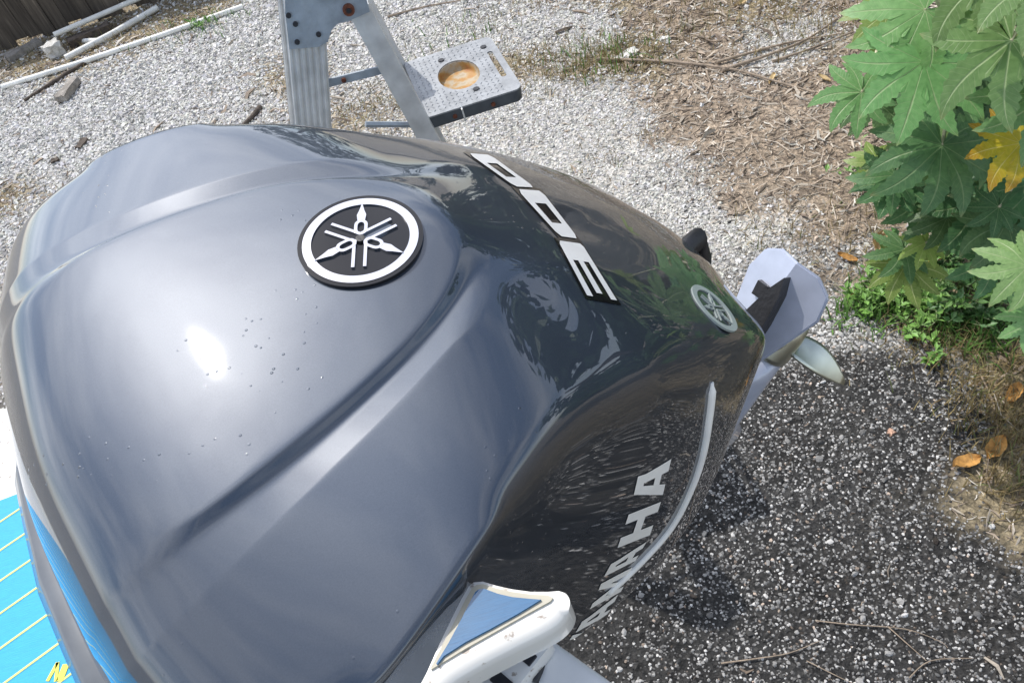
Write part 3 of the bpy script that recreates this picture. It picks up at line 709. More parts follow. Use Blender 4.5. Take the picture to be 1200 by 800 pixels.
bm = bmesh.new(); forks(bm, RB*.80, math.pi, .0034, .0060); obj('tuning_fork_emblem', bm, M_chrome, badge, auto=40)
bm = bmesh.new(); add_cyl(bm, (0, 0, .0034), (0, 0, .0063), RB*.075, 16); obj('badge_hub', bm, M_dark, badge, auto=40)
# the small printed badge low on the aft face
hp = onc(837, 361)
if hp:
    h2, n2, *_ = BV.find_nearest(hp); ez = n2 if n2.x > 0 else -n2
    ey = Vector((0, 1, 0)); exx = ey.cross(ez).normalized()
    m2 = Matrix((exx, ez.cross(exx), ez)).transposed().to_4x4(); m2.translation = h2+ez*.0006
    RS = .036
    bm = bmesh.new(); ring_prism(bm, circ(RS, 48), circ(RS*.78, 48), -.002, .0006)
    forks(bm, RS*.78, math.pi, -.001, .0009)
    o = obj('printed_badge', bm, M_greyprint, motor); o.matrix_local = m2
    print('small badge', h2[:], ez[:])

# lower pan round the foot of the cowl
bm = bmesh.new()
ring1, ring2, ring3 = [], [], []
for key in rim:
    co = grid_co = rows[abs(key[0])][key[1]].copy()
    if key[0] < 0: co.y = -co.y
    d = (co-cen); d.z *= .25; d.normalize()
    fr = max(0., min(1., (-.20-co.x)/.12))
    base = co+d*(-.012+.020*fr)+Vector((-.012*fr, 0, -.006-.012*fr))
    ring1.append(base); ring2.append(base+d*(.004)+Vector((-.012*fr, 0, -.022))); ring3.append(base-d*.07+Vector((.10*fr, 0, -.075)))
n = len(ring1); V = []
inner = [p-((p-cen).normalized())*.03 for p in ring1]
for rg in (inner, ring1, ring2, ring3): V += [bm.verts.new(p) for p in rg]
for q in range(3):
    for i in range(n):
        j = (i+1) % n; bm.faces.new((V[q*n+i], V[q*n+j], V[(q+1)*n+j], V[(q+1)*n+i]))
bm.faces.new(V[3*n:])
obj('lower_cowl', bm, M_pan, motor, smooth=True)

# leg, plate, gearcase and propeller run along the drive axis of the tilted motor
DN = Vector((.8, 0, -.6)); AF = Vector((.6, 0, .8)); PT = Vector((0, 1, 0))
def lp(d, f, p): return ORG+DN*d+AF*f+PT*p
pl = MMI @ at_d(600, 400, 1)
ORG = Vector((.772, 0, -.748))-DN*.62            # where the drive axis leaves the cowl
def sect(bm, stations, n=20, power=2.4):
    rings = []
    for (d, f, hf, hp_) in stations:
        rg = []
        for i in range(n):
            a = 2*math.pi*i/n; c, s_ = math.cos(a), math.sin(a)
            rg.append(bm.verts.new(lp(d, f+math.copysign(abs(c)**(2/power), c)*hf, math.copysign(abs(s_)**(2/power), s_)*hp_)))
        rings.append(rg)
    for k in range(len(rings)-1):
        for i in range(n): bm.faces.new((rings[k][i], rings[k][(i+1) % n], rings[k+1][(i+1) % n], rings[k+1][i]))
    bm.faces.new(rings[0][::-1]); bm.faces.new(rings[-1])
bm = bmesh.new(); sect(bm, [(-.12, -.20, .17, .17), (.05, -.23, .15, .13), (.25, -.25, .12, .07), (.40, -.24, .11, .045), (.46, -.23, .11, .03)])
obj('midsection', bm, M_dark, motor, smooth=True)
def plate(bm, d, th, outline):
    prism(bm, [lp(d, f, p) for f, p in outline], DN*th)

PROP_A, PROP_F = R_(-38), -.10
PLD = .455
bm = bmesh.new(); half = [(.090, 0), (.089, .042), (.068, .074), (.022, .084), (-.10, .048), (-.20, .022), (-.21, 0)]
top = {}; N_ = len(half)
def pv_(f, p, s): return lp(PLD+.30*abs(p)+s*.009, f, p)
for s_ in (0, 1):
    for sg in (-1, 1):
        for i, (f, p) in enumerate(half):
            if sg == -1 and p == 0: continue
            top[s_, sg if p else 1, i] = bm.verts.new(pv_(f, p*sg, s_))
        for i in range(N_): 
            if (s_, sg, i) not in top: top[s_, sg, i] = top.get((s_, 1, i)) or top.setdefault((s_, 1, i), bm.verts.new(pv_(half[i][0], 0, s_)))
for sg in (-1, 1):
    for s_ in (0, 1): bm.faces.new([top[s_, sg, i] for i in range(N_)])
    for i in range(N_-1): bm.faces.new((top[0, sg, i], top[0, sg, i+1], top[1, sg, i+1], top[1, sg, i]))
bmesh.ops.recalc_face_normals(bm, faces=bm.faces[:])
bmesh.ops.bevel(bm, geom=[e for e in bm.edges if e.calc_face_angle(0) > .6], offset=.003, segments=2, affect='EDGES')
plate_o = obj('cavitation_plate', bm, M_leg, motor, auto=30)
bm = bmesh.new(); prism(bm, [lp(PLD+.012, f, p) for f, p in [(.062, .006), (.03, .018), (-.03, .026), (-.14, .030), (-.14, -.030), (-.03, -.018), (.03, -.006)]], DN*-.034)
obj('leg_fin', bm, M_dark, motor)
bm = bmesh.new(); prism(bm, [lp(PLD+.012, f, p) for f, p in [(-.005, -.036), (.022, -.040), (.024, -.016), (-.003, -.012)]], DN*-.014)
obj('anode', bm, M_dark, plate_o)
# gearcase torpedo
bm = bmesh.new(); GD = PLD+.155
pts = [lp(GD, f, 0) for f in (-.50, -.47, -.42, -.36, -.28, -.20, -.14)]
add_tube(bm, pts, [.006, .022, .036, .040, .039, .037, .036], 20)
obj('gearcase', bm, M_leg, motor, smooth=True)
bm = bmesh.new(); sect(bm, [(PLD+.01, -.34, .08, .03), (PLD+.1, -.36, .08, .026), (GD, -.38, .08, .03), (GD+.1, -.40, .05, .012), (GD+.16, -.42, .03, .006)])
obj('skeg', bm, M_leg, motor, smooth=True)
prop_c = lp(GD, .15, 0)
bm = bmesh.new(); add_tube(bm, [lp(GD, f, 0) for f in (PROP_F-.04, PROP_F-.03, PROP_F+.02, PROP_F+.05)], [.040, .042, .041, .036], 24)
prop = obj('propeller', bm, M_steel, motor, smooth=True)
def blade(ang):
    bm = bmesh.new(); n, m_ = 10, 8; vs = []
    e1 = PT*math.cos(ang)-DN*math.sin(ang); e2 = PT*math.sin(ang)+DN*math.cos(ang)
    for i in range(n+1):
        t = i/n; r = .036+.135*t; chord = .058*math.sin(math.pi*(.22+.76*t))**.8*(1.1-.35*t)+.003
        row = []
        for j in range(m_+1):
            s_ = (j/m_-.5)*chord*1.15; pit = math.radians(62-34*t)
            ca = s_*math.cos(math.pi/2-pit)/r
            ax = s_*math.sin(math.pi/2-pit)*.9-.03*t*t+.35*s_*s_/.1
            row.append(bm.verts.new(lp(GD, PROP_F+ax, 0)+(e1*math.cos(ca+.12*t)+e2*math.sin(ca+.12*t))*r))
        vs.append(row)
    for i in range(n):
        for j in range(m_): bm.faces.new((vs[i][j], vs[i][j+1], vs[i+1][j+1], vs[i+1][j]))
    o = obj('propeller_blade', bm, M_steel, prop, smooth=True)
    sm = o.modifiers.new('thick', 'SOLIDIFY'); sm.thickness = .006; sm.offset = 0
for q in range(3): blade(PROP_A+q*2*math.pi/3)
# dark rubber bumper peeping out on the far side
bm = bmesh.new(); q = MMI @ at_d(812, 283, 1.16)
add_tube(bm, [q+Vector((-.1, .03, -.05)), q+Vector((-.03, .0, -.01)), q+Vector((.012, -.004, -.008)), q+Vector((.02, .0, -.05)), q+Vector((.0, .03, -.12))], [.012, .016, .017, .016, .014], 12)
obj('tilt_bracket', bm, M_dark, motor, smooth=True)

# ================================================================== BOAT
boat = thing('motor_boat', 'white motor boat stern with bright blue foam deck beside the outboard motor', 'boat', (0, 0, 0))
def slab(name, top, z1, z0, mat, bev, parent=boat, seg=3):
    bm = bmesh.new(); prism(bm, [Vector((p.x, p.y, z1)) for p in top], Vector((0, 0, z0-z1)))
    bmesh.ops.recalc_face_normals(bm, faces=bm.faces[:])
    es = [e for e in bm.edges if all(abs(v.co.z-z1) < 1e-6 for v in e.verts)]
    if bev: bmesh.ops.bevel(bm, geom=es, offset=bev, segments=seg, affect='EDGES', profile=.5)
    return obj(name, bm, mat, parent, auto=50)
# deck ahead of the motor: white moulding, blue planks with yellow-green grooves
DZ = 1.22
dk = [Vector((-2.6, -1.2, 0)), Vector((-.62, -1.2, 0)), Vector((-.52, .2, 0)), Vector((-.50, .62, 0)), at_z(60, 470, DZ), at_z(-60, 478, DZ), Vector((-2.6, 1.3, 0))]
for v_ in dk: v_.z = 0
slab('deck_moulding', dk, DZ, .55, M_gel, .02)
pad = bpy.data.objects.new('deck_pad', None); C.objects.link(pad); pad.parent = boat
# planks run towards the upper right of the picture
a0, a1 = at_z(0, 765, DZ), at_z(60, 722, DZ)
pd = (a1-a0).normalized(); pn = Vector((-pd.y, pd.x, 0))
sp = abs((at_z(20, 700, DZ)-at_z(20, 740, DZ)).dot(pn)); print('plank', sp)
poly = [Vector((p.x, p.y, 0)) for p in dk]
def clip(poly, n, d):
    out = []
    for i in range(len(poly)):
        a, b = poly[i], poly[(i+1) % len(poly)]; da, db = a.dot(n)-d, b.dot(n)-d
        if da >= 0: out.append(a)
        if (da >= 0) != (db >= 0): out.append(a.lerp(b, da/(da-db)))
    return out
inset = [p for p in poly]
cpx = sum((p for p in poly), Vector())/len(poly)
inset = [cpx+(p-cpx)*.97 for p in poly]
e0, e1 = at_z(0, 590, DZ), at_z(80, 560, DZ); ed = (e1-e0).normalized(); en = Vector((-ed.y, ed.x, 0))
if en.dot(at_z(0, 700, DZ)-e0) < 0: en = -en
inset = clip(inset, en, e0.dot(en))
ds = [p.dot(pn) for p in inset]; lo, hi = min(ds), max(ds); ofs = a0.dot(pn)
k0 = math.floor((lo-ofs)/sp); k = k0
while ofs+k*sp < hi:
    d0 = ofs+k*sp
    pc = clip(clip(inset, pn, d0+.0015), -pn, -(d0+sp-.0015))
    gc_ = clip(clip(inset, pn, d0-.0022), -pn, -(d0+.0022))
    if len(pc) > 2:
        bm = bmesh.new(); prism(bm, [Vector((p.x, p.y, DZ+.0085)) for p in pc], Vector((0, 0, -.008))); obj('plank', bm, M_deck, pad)
    if len(gc_) > 2:
        bm = bmesh.new(); prism(bm, [Vector((p.x, p.y, DZ+.0094)) for p in gc_], Vector((0, 0, -.0075))); obj('groove_line', bm, M_line, pad)
    k += 1
# yellow mark on the deck at the frame's lower left
bm = bmesh.new()
for a, b, w_ in (((60, 800), (72, 778), .006), ((72, 778), (70, 800), .006), ((74, 800), (82, 780), .012)):
    p, q = at_z(*a, DZ), at_z(*b, DZ); n_ = (q-p).normalized().cross(Vector((0, 0, 1)))*w_*.5
    prism(bm, [Vector((v.x, v.y, DZ+.0098)) for v in (p-n_, q-n_, q+n_, p+n_)], Vector((0, 0, -.0014)))
obj('deck_graphic', bm, simple('yellow_print', (.70, .66, .06), .5), boat)

# coaming corner beside the motor
CZ = 1.77
def P(x, y, z=CZ): return at_z(x, y, z)
co = [(360, 1010), (440, 895), (472, 840), (500, 788), (516, 752), (531, 721), (541, 701), (549, 687), (555, 682), (566, 681), (582, 686), (600, 690), (622, 693), (642, 693)]+spl([(655, 692), (664, 696), (668, 706), (663, 720), (645, 736), (600, 759), (555, 783), (525, 803), (500, 836), (470, 885), (400, 1010)], 4)
for p in (P(545, 672), P(520, 700), P(600, 686), P(665, 690)): print('coaming local', [round(v, 3) for v in loc(p)])
bm = bmesh.new(); ta, tb = prism(bm, [P(x, y) for x, y in co], Vector((0, 0, -.026)))
bmesh.ops.recalc_face_normals(bm, faces=bm.faces[:])
lowe = [bm.edges.get((ta[i], ta[(i+1) % len(ta)])) for i in range(len(ta)) if co[i][1] > 700 and i > len(ta)*.45]
bmesh.ops.bevel(bm, geom=lowe, offset=.010, segments=5, affect='EDGES', profile=.5)
obj('coaming', bm, M_gel, boat, auto=50)
fr = [(505, 781), (520, 752), (535, 723), (545, 703), (553, 689), (558, 685), (566, 684), (582, 689), (600, 693), (622, 696), (642, 697), (648, 700), (645, 704), (612, 722), (580, 740), (548, 758), (518, 776), (505, 784)]
slab('reflection_border', [P(x, y, CZ+.002) for x, y in fr], CZ+.002, CZ-.01, M_cream, 0)  # cream edge of the deck's reflection, built as a solid slab
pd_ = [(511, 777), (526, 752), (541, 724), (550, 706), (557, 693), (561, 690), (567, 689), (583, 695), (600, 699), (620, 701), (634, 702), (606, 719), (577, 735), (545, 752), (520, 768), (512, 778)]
slab('deck_reflection', [P(x, y, CZ+.004) for x, y in pd_], CZ+.004, CZ-.005, M_deck_refl, 0)  # solid blue slab standing in for the deck's reflection in the cowl
# platform outboard of it
PZ = 1.55
pf = [(300, 1000), (470, 800), (560, 700), (618, 728), (645, 746), (724, 802), (860, 900), (800, 1000)]
slab('stern_platform', [P(x, y, PZ) for x, y in pf], PZ, PZ-.09, M_plat, .008)
# moulded hinge fitting with dark slots on the platform
bm = bmesh.new()
q = P(606, 780, PZ+.02)
Mx = Matrix.Translation((q.x, q.y, PZ+.012)) @ Matrix.Rotation(R_(35), 4, 'Z')
add_box(bm, 0, 0, 0, .075, .03, .024, Mx, .007)
fit = obj('hinge_fitting', bm, M_gel, boat, auto=50)
for dx in (-.02, .012):
    bm = bmesh.new(); add_box(bm, dx, .0, .0105, .012, .022, .005, Mx, .001); obj('slot', bm, M_dark, fit)
bm = bmesh.new(); pts = [P(x, y, PZ+.004) for x, y in spl([(612, 752), (628, 758), (634, 775), (626, 798)], 5)]
add_tube(bm, pts, .0045, 8); obj('gasket', bm, M_dark, boat, smooth=True)
bm = bmesh.new(); pts = [P(x, y, CZ-.012) for x, y in spl([(498, 806), (515, 792), (535, 787), (545, 790), (541, 800)], 5)]
add_tube(bm, pts, [.0012+.0028*math.sin(math.pi*i/(len(pts)-1)) for i in range(len(pts))], 8); obj('hull_graphic', bm, M_black, boat, smooth=True)

# ================================================================== STEPLADDER
LY = 1.85; LDZ = Vector((-.02, .36, 0))
lad = thing('stepladder', 'old aluminium stepladder with fold-out shelf standing on the white gravel behind the motor', 'stepladder', (0.0, LY, 0))
def LP(x, y): return at_y(x, y, LY)
def rel(p): return p-Vector((0, LY, 0))
def rail_line(t, b):
    a, c = LP(*t), LP(*b); d = (c-a)/(c.z-a.z)
    return a, a+d*(0.01-a.z)
def rail(name, topL, botL, topR, botR, depth, ribs, mat, off=Vector((0, 0, 0))):
    l0, l1 = rail_line(topL, botL); q0, q1 = rail_line(topR, botR)
    wide = (q0-l0).length
    q1 = l1+(q0-l0)          # keep the rail parallel sided
    bm = bmesh.new(); n = ribs*2+1
    prof = []
    if ribs:
        for i in range(ribs):
            a, b, c, d = [(i+f)/ribs for f in (0.1, .30, .62, .9)]
            prof += [(a, .0), (b, -.0035), (c, -.0035), (d, 0)]
        prof = [(0, 0)]+prof+[(1, 0)]
    else: prof = [(0, 0), (.25, -.004), (.75, -.004), (1, 0)]
    dep = Vector((0, depth, 0))
    poly = [(t, Vector((0, z, 0))) for t, z in prof]+[(1, dep), (.93, dep), (.93, Vector((0, .006, 0))), (.07, Vector((0, .006, 0))), (.07, dep), (0, dep)]
    A_ = [bm.verts.new(rel(l0.lerp(q0, t)+v+off)) for t, v in poly]; B_ = [bm.verts.new(rel(l1.lerp(q1, t)+v+off)) for t, v in poly]
    for i in range(len(A_)):
        j = (i+1) % len(A_); bm.faces.new((A_[i], A_[j], B_[j], B_[i]))
    bm.faces.new(A_[::-1]); bm.faces.new(B_)
    o = obj(name, bm, mat, lad, auto=30)
    return o
FT, FB, FTR, FBR = (331, 0), (345, 145), (379, -10), (391, 145)
for k in range(2):
    o = rail('front_rail', FT, FB, FTR, FBR, .03, 6, M_alu, LDZ*k)
    rail('rear_rail', (402, 5), (481, 149), (432, 5), (509, 152), .028, 0, M_alu, LDZ*k+Vector((0, .034*(1-2*k)*0+.0, 0)))
    # gusset plate with the pivot
    g = [LP(x, y) for x, y in [(334, 13), (339, 56), (373, 53), (384, 47), (388, 34), (396, 25), (410, 22), (433, 12), (428, -6), (410, -20), (334, -20)]]
    bm = bmesh.new(); prism(bm, [rel(p+Vector((0, -.010, 0))+LDZ*k) for p in g], Vector((0, .0045, 0)))
    gp = obj('gusset_plate', bm, M_alu_dull, lad)
    for (x, y) in [(346, 26), (348, 47), (373, 38), (338, 16)]:
        c = rel(LP(x, y)+LDZ*k); bm = bmesh.new(); add_cyl(bm, c+Vector((0, -.0145, 0)), c+Vector((0, -.009, 0)), .006, 10); obj('rivet', bm, M_bolt, gp)
    c = rel(LP(408, 9)+LDZ*k); bm = bmesh.new(); add_cyl(bm, c+Vector((0, -.018, 0)), c+Vector((0, .03, 0)), .0135, 16); pv = obj('pivot_bolt', bm, M_rust, lad, auto=40)
    bm = bmesh.new(); add_cyl(bm, c+Vector((0, -.021, 0)), c+Vector((0, -.017, 0)), .006, 10); obj('pivot_hole', bm, M_bolt, pv)
    # spreader arm
    p, q = rel(LP(383, 103)+LDZ*k), rel(LP(468, 82)+LDZ*k); dv = (q-p).normalized(); nn = dv.cross(Vector((0, 1, 0))).normalized()*.010
    bm = bmesh.new(); prism(bm, [v+Vector((0, .02, 0)) for v in (p-nn, q-nn, q+nn, p+nn)], Vector((0, .006, 0))); obj('spreader_arm', bm, M_alu_dull, lad)
    c = p.lerp(q, .24)+Vector((0, .018, 0)); bm = bmesh.new(); add_cyl(bm, c+Vector((0, -.004, 0)), c+Vector((0, .01, 0)), .006, 10); obj('rivet', bm, M_rust, lad)
# top cap and treads between the two sides
top0 = LP(331, -25); top1 = LP(430, -25)
l0, l1 = rail_line(FT, FB); q0, q1 = rail_line(FTR, FBR)
bm = bmesh.new(); cc = rel((LP(335, -22)+LP(432, -22))/2+LDZ*.5); add_box(bm, cc.x-.03, cc.y, cc.z, .05, .40, .022, None, .005); obj('top_cap', bm, M_alu, lad, auto=40)
for t in (.30, .52, .74, .93):
    a = rel(l0.lerp(l1, t)); b = rel(q0.lerp(l1+(q0-l0), t)); c = (a+b)/2+LDZ*.5
    bm = bmesh.new(); add_box(bm, c.x, c.y+.015, c.z, (b-a).length*.86, .33, .022, None, .003); obj('tread', bm, M_alu, lad, auto=40)
for t in (.35, .65, .92):
    a, b = rail_line((402, 5), (481, 149)); p = rel(a.lerp(b, t))+Vector((.015, .014, 0))
    bm = bmesh.new(); add_tube(bm, [p, p+LDZ], .009, 8); obj('rear_brace', bm, M_alu, lad)
# fold-out shelf with a hole for the paint pot
SZ = at_y(500, 138, LY+.03).z
c00, c10, c11, c01 = [Vector((v.x, v.y, SZ)) for v in (at_z(503, 141, SZ), at_z(609, 100, SZ), at_z(577, 44, SZ), at_z(470, 72, SZ))]
shc = (c00+c10+c11+c01)/4; ax = ((c10-c00)+(c11-c01))/2; ay = ((c01-c00)+(c11-c10))/2
print('shelf', SZ, ax.length, ay.length, c00[:])
SM = Matrix((ax/2, ay/2, Vector((0, 0, 1)))).transposed().to_4x4(); SM.translation = rel(shc)
def SP(u, v, z): return SM @ Vector((u, v, z))
def rrect(n=5, rr=.16):
    out = []
    for cx, cy, a in ((1-rr, 1-rr, 0), (-1+rr*.3, 1-rr*.3, 90), (-1+rr*.3, -1+rr*.3, 180), (1-rr, -1+rr, 270)):
        r = rr if cx > 0 else rr*.3
        for i in range(n+1): t = R_(a+90*i/n); out.append((cx+r*math.cos(t), cy+r*math.sin(t)))
    return out
hole = [(-.02+.44*math.cos(2*math.pi*i/24), .02+.50*math.sin(2*math.pi*i/24)) for i in range(24)]
slot = [(.80+.06*math.cos(t), -.02+(.42 if math.sin(t) > 0 else -.42)+.06*math.sin(t)) for t in [2*math.pi*(i+.5)/16 for i in range(16)]]
bm = bmesh.new()
def loop_edges(pts, z): 
    vs = [bm.verts.new(SP(u, v, z)) for u, v in pts]; return vs, [bm.edges.new((vs[i], vs[(i+1) % len(vs)])) for i in range(len(vs))]
allE = []; loops = []
for L_ in (rrect(), hole, slot):
    vs, es = loop_edges(L_, 0); loops.append(vs); allE += es
r = bmesh.ops.triangle_fill(bm, use_beauty=True, use_dissolve=False, edges=allE)
fs = [f for f in bm.faces]
ex_ = bmesh.ops.extrude_face_region(bm, geom=fs)
for v in [g for g in ex_['geom'] if isinstance(g, bmesh.types.BMVert)]: v.co.z -= .004
shelf = obj('shelf', bm, M_shelf, lad); shelf['label'] = 'fold-out shelf with a round hole, a hand slot and a raised diamond tread'
# skirt
bm = bmesh.new(); o_ = rrect(); A_ = [bm.verts.new(SP(u, v, -.0045)) for u, v in o_]; B_ = [bm.verts.new(SP(u*.985, v*.985, -.036)) for u, v in o_]; 
Ai = [bm.verts.new(SP(u*.97, v*.97, -.0045)) for u, v in o_]; Bi = [bm.verts.new(SP(u*.955, v*.955, -.036)) for u, v in o_]
for i in range(len(o_)):
    j = (i+1) % len(o_)
    for X, Y in ((A_, B_), (B_, Bi), (Bi, Ai), (Ai, A_)): bm.faces.new((X[i], X[j], Y[j], Y[i]))
obj('shelf_skirt', bm, M_alud, lad, smooth=False)
# stained dish below the hole
def dish_mat():
    mt, t, b = newmat('paint_stain'); tc = nd(t, 'ShaderNodeTexCoord'); n = nd(t, 'ShaderNodeTexNoise'); n.inputs['Scale'].default_value = 22; n.inputs['Detail'].default_value = 6
    t.links.new(tc.outputs['Object'], n.inputs['Vector'])
    r = ramp(t, n.outputs['Fac'], [(.30, (.32, .22, .11)), (.45, (.44, .37, .26)), (.55, (.42, .23, .06)), (.7, (.36, .13, .03))]); t.links.new(r.outputs[0], b.inputs['Base Color']); b.inputs['Roughness'].default_value = .6
    return mt
bm = bmesh.new(); rg = []
for s, z in ((1.0, -.0045), (.97, -.022), (.85, -.027), (.0, -.026)):
    rg.append([bm.verts.new(SP(-.02+(u+.02)*s, .02+(v-.02)*s, z)) for u, v in hole] if s else [bm.verts.new(SP(-.02, .02, z))])
for k in range(2):
    for i in range(24): j = (i+1) % 24; bm.faces.new((rg[k][i], rg[k][j], rg[k+1][j], rg[k+1][i]))
for i in range(24): bm.faces.new((rg[2][i], rg[2][(i+1) % 24], rg[3][0]))
o = obj('pot_dish', bm, dish_mat(), lad, smooth=True)
# raised diamonds
bm = bmesh.new()
for i in range(15):
    for j in range(19):
        u = -.9+i*.11; v = -.88+j*.098
        if u > .70 or (u+.02)**2/.49**2+(v-.02)**2/.56**2 < 1: continue
        a = R_(45 if (i+j) % 2 else -45); p = Vector((u, v, 0)); du = Vector((math.cos(a)*.042, math.sin(a)*.042, 0)); dv = Vector((-du.y, du.x, 0))*.33
        vs = [bm.verts.new(SP(q.x, q.y, .0001)) for q in (p-du, p-dv, p+du, p+dv)]; t_ = bm.verts.new(SP(u, v, .0022))
        for k in range(4): bm.faces.new((vs[k], vs[(k+1) % 4], t_))
tag(obj('diamond_tread', bm, M_shelf, shelf), kind='stuff')
for u, v in ((-.22, .66), (.16, -.62), (.74, .66)):
    bm = bmesh.new(); add_cyl(bm, SP(u, v, -.002), SP(u, v, .003), .009, 12); obj('bolt', bm, M_bolt, shelf)
for u in (-.45, .35):
    bm = bmesh.new(); add_cyl(bm, SP(u, -1.0, -.02)+Vector((0, -.004, 0)), SP(u, -.97, -.02), .006, 10); obj('rivet', bm, M_rust, lad)
bm = bmesh.new(); add_tube(bm, [SP(-.28, -.96, .001), SP(-.28, -1.03, -.004), SP(-.28, -1.03, -.04)], .0025, 6); obj('wire_clip', bm, M_alu, lad)
# shelf bracket to the front rails
bm = bmesh.new(); p = SP(-1, -.9, -.03); q = rel(LP(470, 128)); add_tube(bm, [p, q+Vector((-.1, .02, -.02))], .008, 6); obj('shelf_brace', bm, M_alu_dull, lad)

# ================================================================== FENCE
f0, f1 = at_z(0, 62), at_z(200, -3)
fd = (f1-f0); fd.z = 0; fl = fd.length; fd.normalize()
fn = Vector((-fd.y, fd.x, 0))
fence = thing('wooden_fence', 'dark weathered board fence along the back of the gravel yard', 'fence', f0-fd*1.2)
def wood_mat(name, lo, hi):
    mt, t, b = newmat(name); tc = nd(t, 'ShaderNodeTexCoord'); mp = nd(t, 'ShaderNodeMapping'); mp.inputs['Scale'].default_value = (40, 40, 3)
    inf = nd(t, 'ShaderNodeObjectInfo')
    ad = nd(t, 'ShaderNodeVectorMath', operation='ADD'); t.links.new(tc.outputs['Object'], ad.inputs[0]); t.links.new(inf.outputs['Random'], ad.inputs[1])
    t.links.new(ad.outputs[0], mp.inputs[0])
    n = nd(t, 'ShaderNodeTexNoise'); n.inputs['Scale'].default_value = 1; n.inputs['Detail'].default_value = 6; t.links.new(mp.outputs[0], n.inputs['Vector'])
    r = ramp(t, n.outputs['Fac'], [(.3, lo), (.62, hi), (.75, tuple(min(1, c*1.9) for c in hi))])
    mr = nd(t, 'ShaderNodeMapRange'); mr.inputs['To Min'].default_value = .6; mr.inputs['To Max'].default_value = 1.35; t.links.new(inf.outputs['Random'], mr.inputs['Value'])
    mx = nd(t, 'ShaderNodeVectorMath', operation='SCALE'); t.links.new(r.outputs[0], mx.inputs[0]); t.links.new(mr.outputs[0], mx.inputs['Scale'])
    t.links.new(mx.outputs[0], b.inputs['Base Color']); b.inputs['Roughness'].default_value = .88
    bp = nd(t, 'ShaderNodeBump'); bp.inputs['Strength'].default_value = .5; bp.inputs['Distance'].default_value = .01; t.links.new(n.outputs['Fac'], bp.inputs['Height']); t.links.new(bp.outputs[0], b.inputs['Normal'])
    return mt
M_fence = wood_mat('fence_wood', (.045, .035, .026), (.105, .085, .065))
bmeshes = []
for v in range(4):
    bm = bmesh.new(); add_box(bm, 0, 0, .38, .118, .019, .74+.03*v, None, .003)
    for vv in bm.verts: vv.co.x += random.uniform(-.003, .003)
    bme = bpy.data.meshes.new('board'); bm.to_mesh(bme); bm.free(); bme.materials.append(M_fence); bmeshes.append(bme)
ang = math.atan2(fd.y, fd.x); nb = 0; s = 0.
while s < 5.0:
    o = bpy.data.objects.new('board', bmeshes[nb % 4]); C.objects.link(o); o.parent = fence
    o.location = fd*s+fn*random.uniform(-.006, .006)+Vector((0, 0, .03+random.uniform(-.02, .02))); o.rotation_euler = (random.uniform(-.012, .012), random.uniform(-.014, .014), ang+random.uniform(-.02, .02))
    s += .1195; nb += 1
for z in (.2, .6):
    bm = bmesh.new(); add_box(bm, 2.5, 0, 0, 5.1, .04, .09, None, .004); o = obj('fence_rail', bm, M_fence, fence); o.location = fn*.034+Vector((0, 0, z)); o.rotation_euler = (0, 0, ang)
for q in range(3):
    bm = bmesh.new(); add_box(bm, 0, 0, .4, .09, .09, .85, None, .005); o = obj('fence_post', bm, M_fence, fence); o.location = fd*(.1+2.4*q)+fn*.105; o.rotation_euler = (0, 0, ang)

# ================================================================== THINGS LYING ABOUT
def tube_thing(name, label, cat, pxs, rad, mat, dz=0., group=None, seg=12, zs=None):
    pts = [gpt(x, y) for x, y in pxs]
    for i, p in enumerate(pts): p.z += dz+(zs[i] if zs else 0)
    b = pts[0].copy(); bm = bmesh.new(); add_tube(bm, [p-b for p in pts], rad, seg)
    o = obj(name, bm, mat, None, auto=60); o.location = b
    return tag(o, label, cat, group)
G = 'white plastic pipes by the fence'
tube_thing('plastic_pipe', 'longest white pipe, lying out on the open gravel in front of the others', 'pipe', [(5, 105), (95, 77), (190, 45), (286, 11)], .021, M_pvc, .022, G)
tube_thing('plastic_pipe', 'white pipe farthest back, its end resting on the concrete chunk by the fence', 'pipe', [(74, 57), (130, 29), (196, -3)], .021, M_pvc, .06, G, zs=[.06, .04, .02])
tube_thing('plastic_pipe', 'middle white pipe, stopping short between the far pipe and the longest one', 'pipe', [(80, 73), (135, 44), (187, 14)], .024, M_pvc, .035, G)
tube_thing('plastic_pipe', 'short greyish pipe piece half hidden behind the middle white pipe', 'pipe', [(96, 51), (125, 50)], .02, M_pvc, .02, G)
tube_thing('plastic_pipe', 'short white pipe stub at the top edge beside the far pipe', 'pipe', [(154, 6), (185, -2)], .02, M_pvc, .03, G)
def lump(name, label, cat, x, y, dims, mat, rz=0, dz=0, bev=.01, rough=.012, group=None):
    p = gpt(x, y); bm = bmesh.new(); add_box(bm, 0, 0, dims[2]/2, *dims)
    bmesh.ops.subdivide_edges(bm, edges=bm.edges[:], cuts=3, use_grid_fill=True)
    for v in bm.verts: v.co += Vector([random.uniform(-rough, rough) for _ in range(3)])
    o = obj(name, bm, mat, None, auto=35); o.location = p+Vector((0, 0, dz-.01)); o.rotation_euler = (0, 0, rz)
    return tag(o, label, cat, group)
lump('concrete_chunk', 'pale broken concrete chunk at the near end of the white pipes', 'concrete', 68, 66, (.13, .12, .12), M_conc, .5)
lump('wood_offcut', 'short grey log offcut lying on gravel below the longest pipe', 'wood', 83, 110, (.085, .26, .07), M_weather, -.25, rough=.008)
lump('wood_offcut', 'grey weathered plank piece lying at the foot of the fence', 'wood', 30, 62, (.30, .10, .06), M_weather, .55, rough=.008)
lump('wood_offcut', 'dark timber scrap behind the pipes under the fence', 'wood', 108, 45, (.35, .12, .07), M_darkwood, .3, rough=.012)
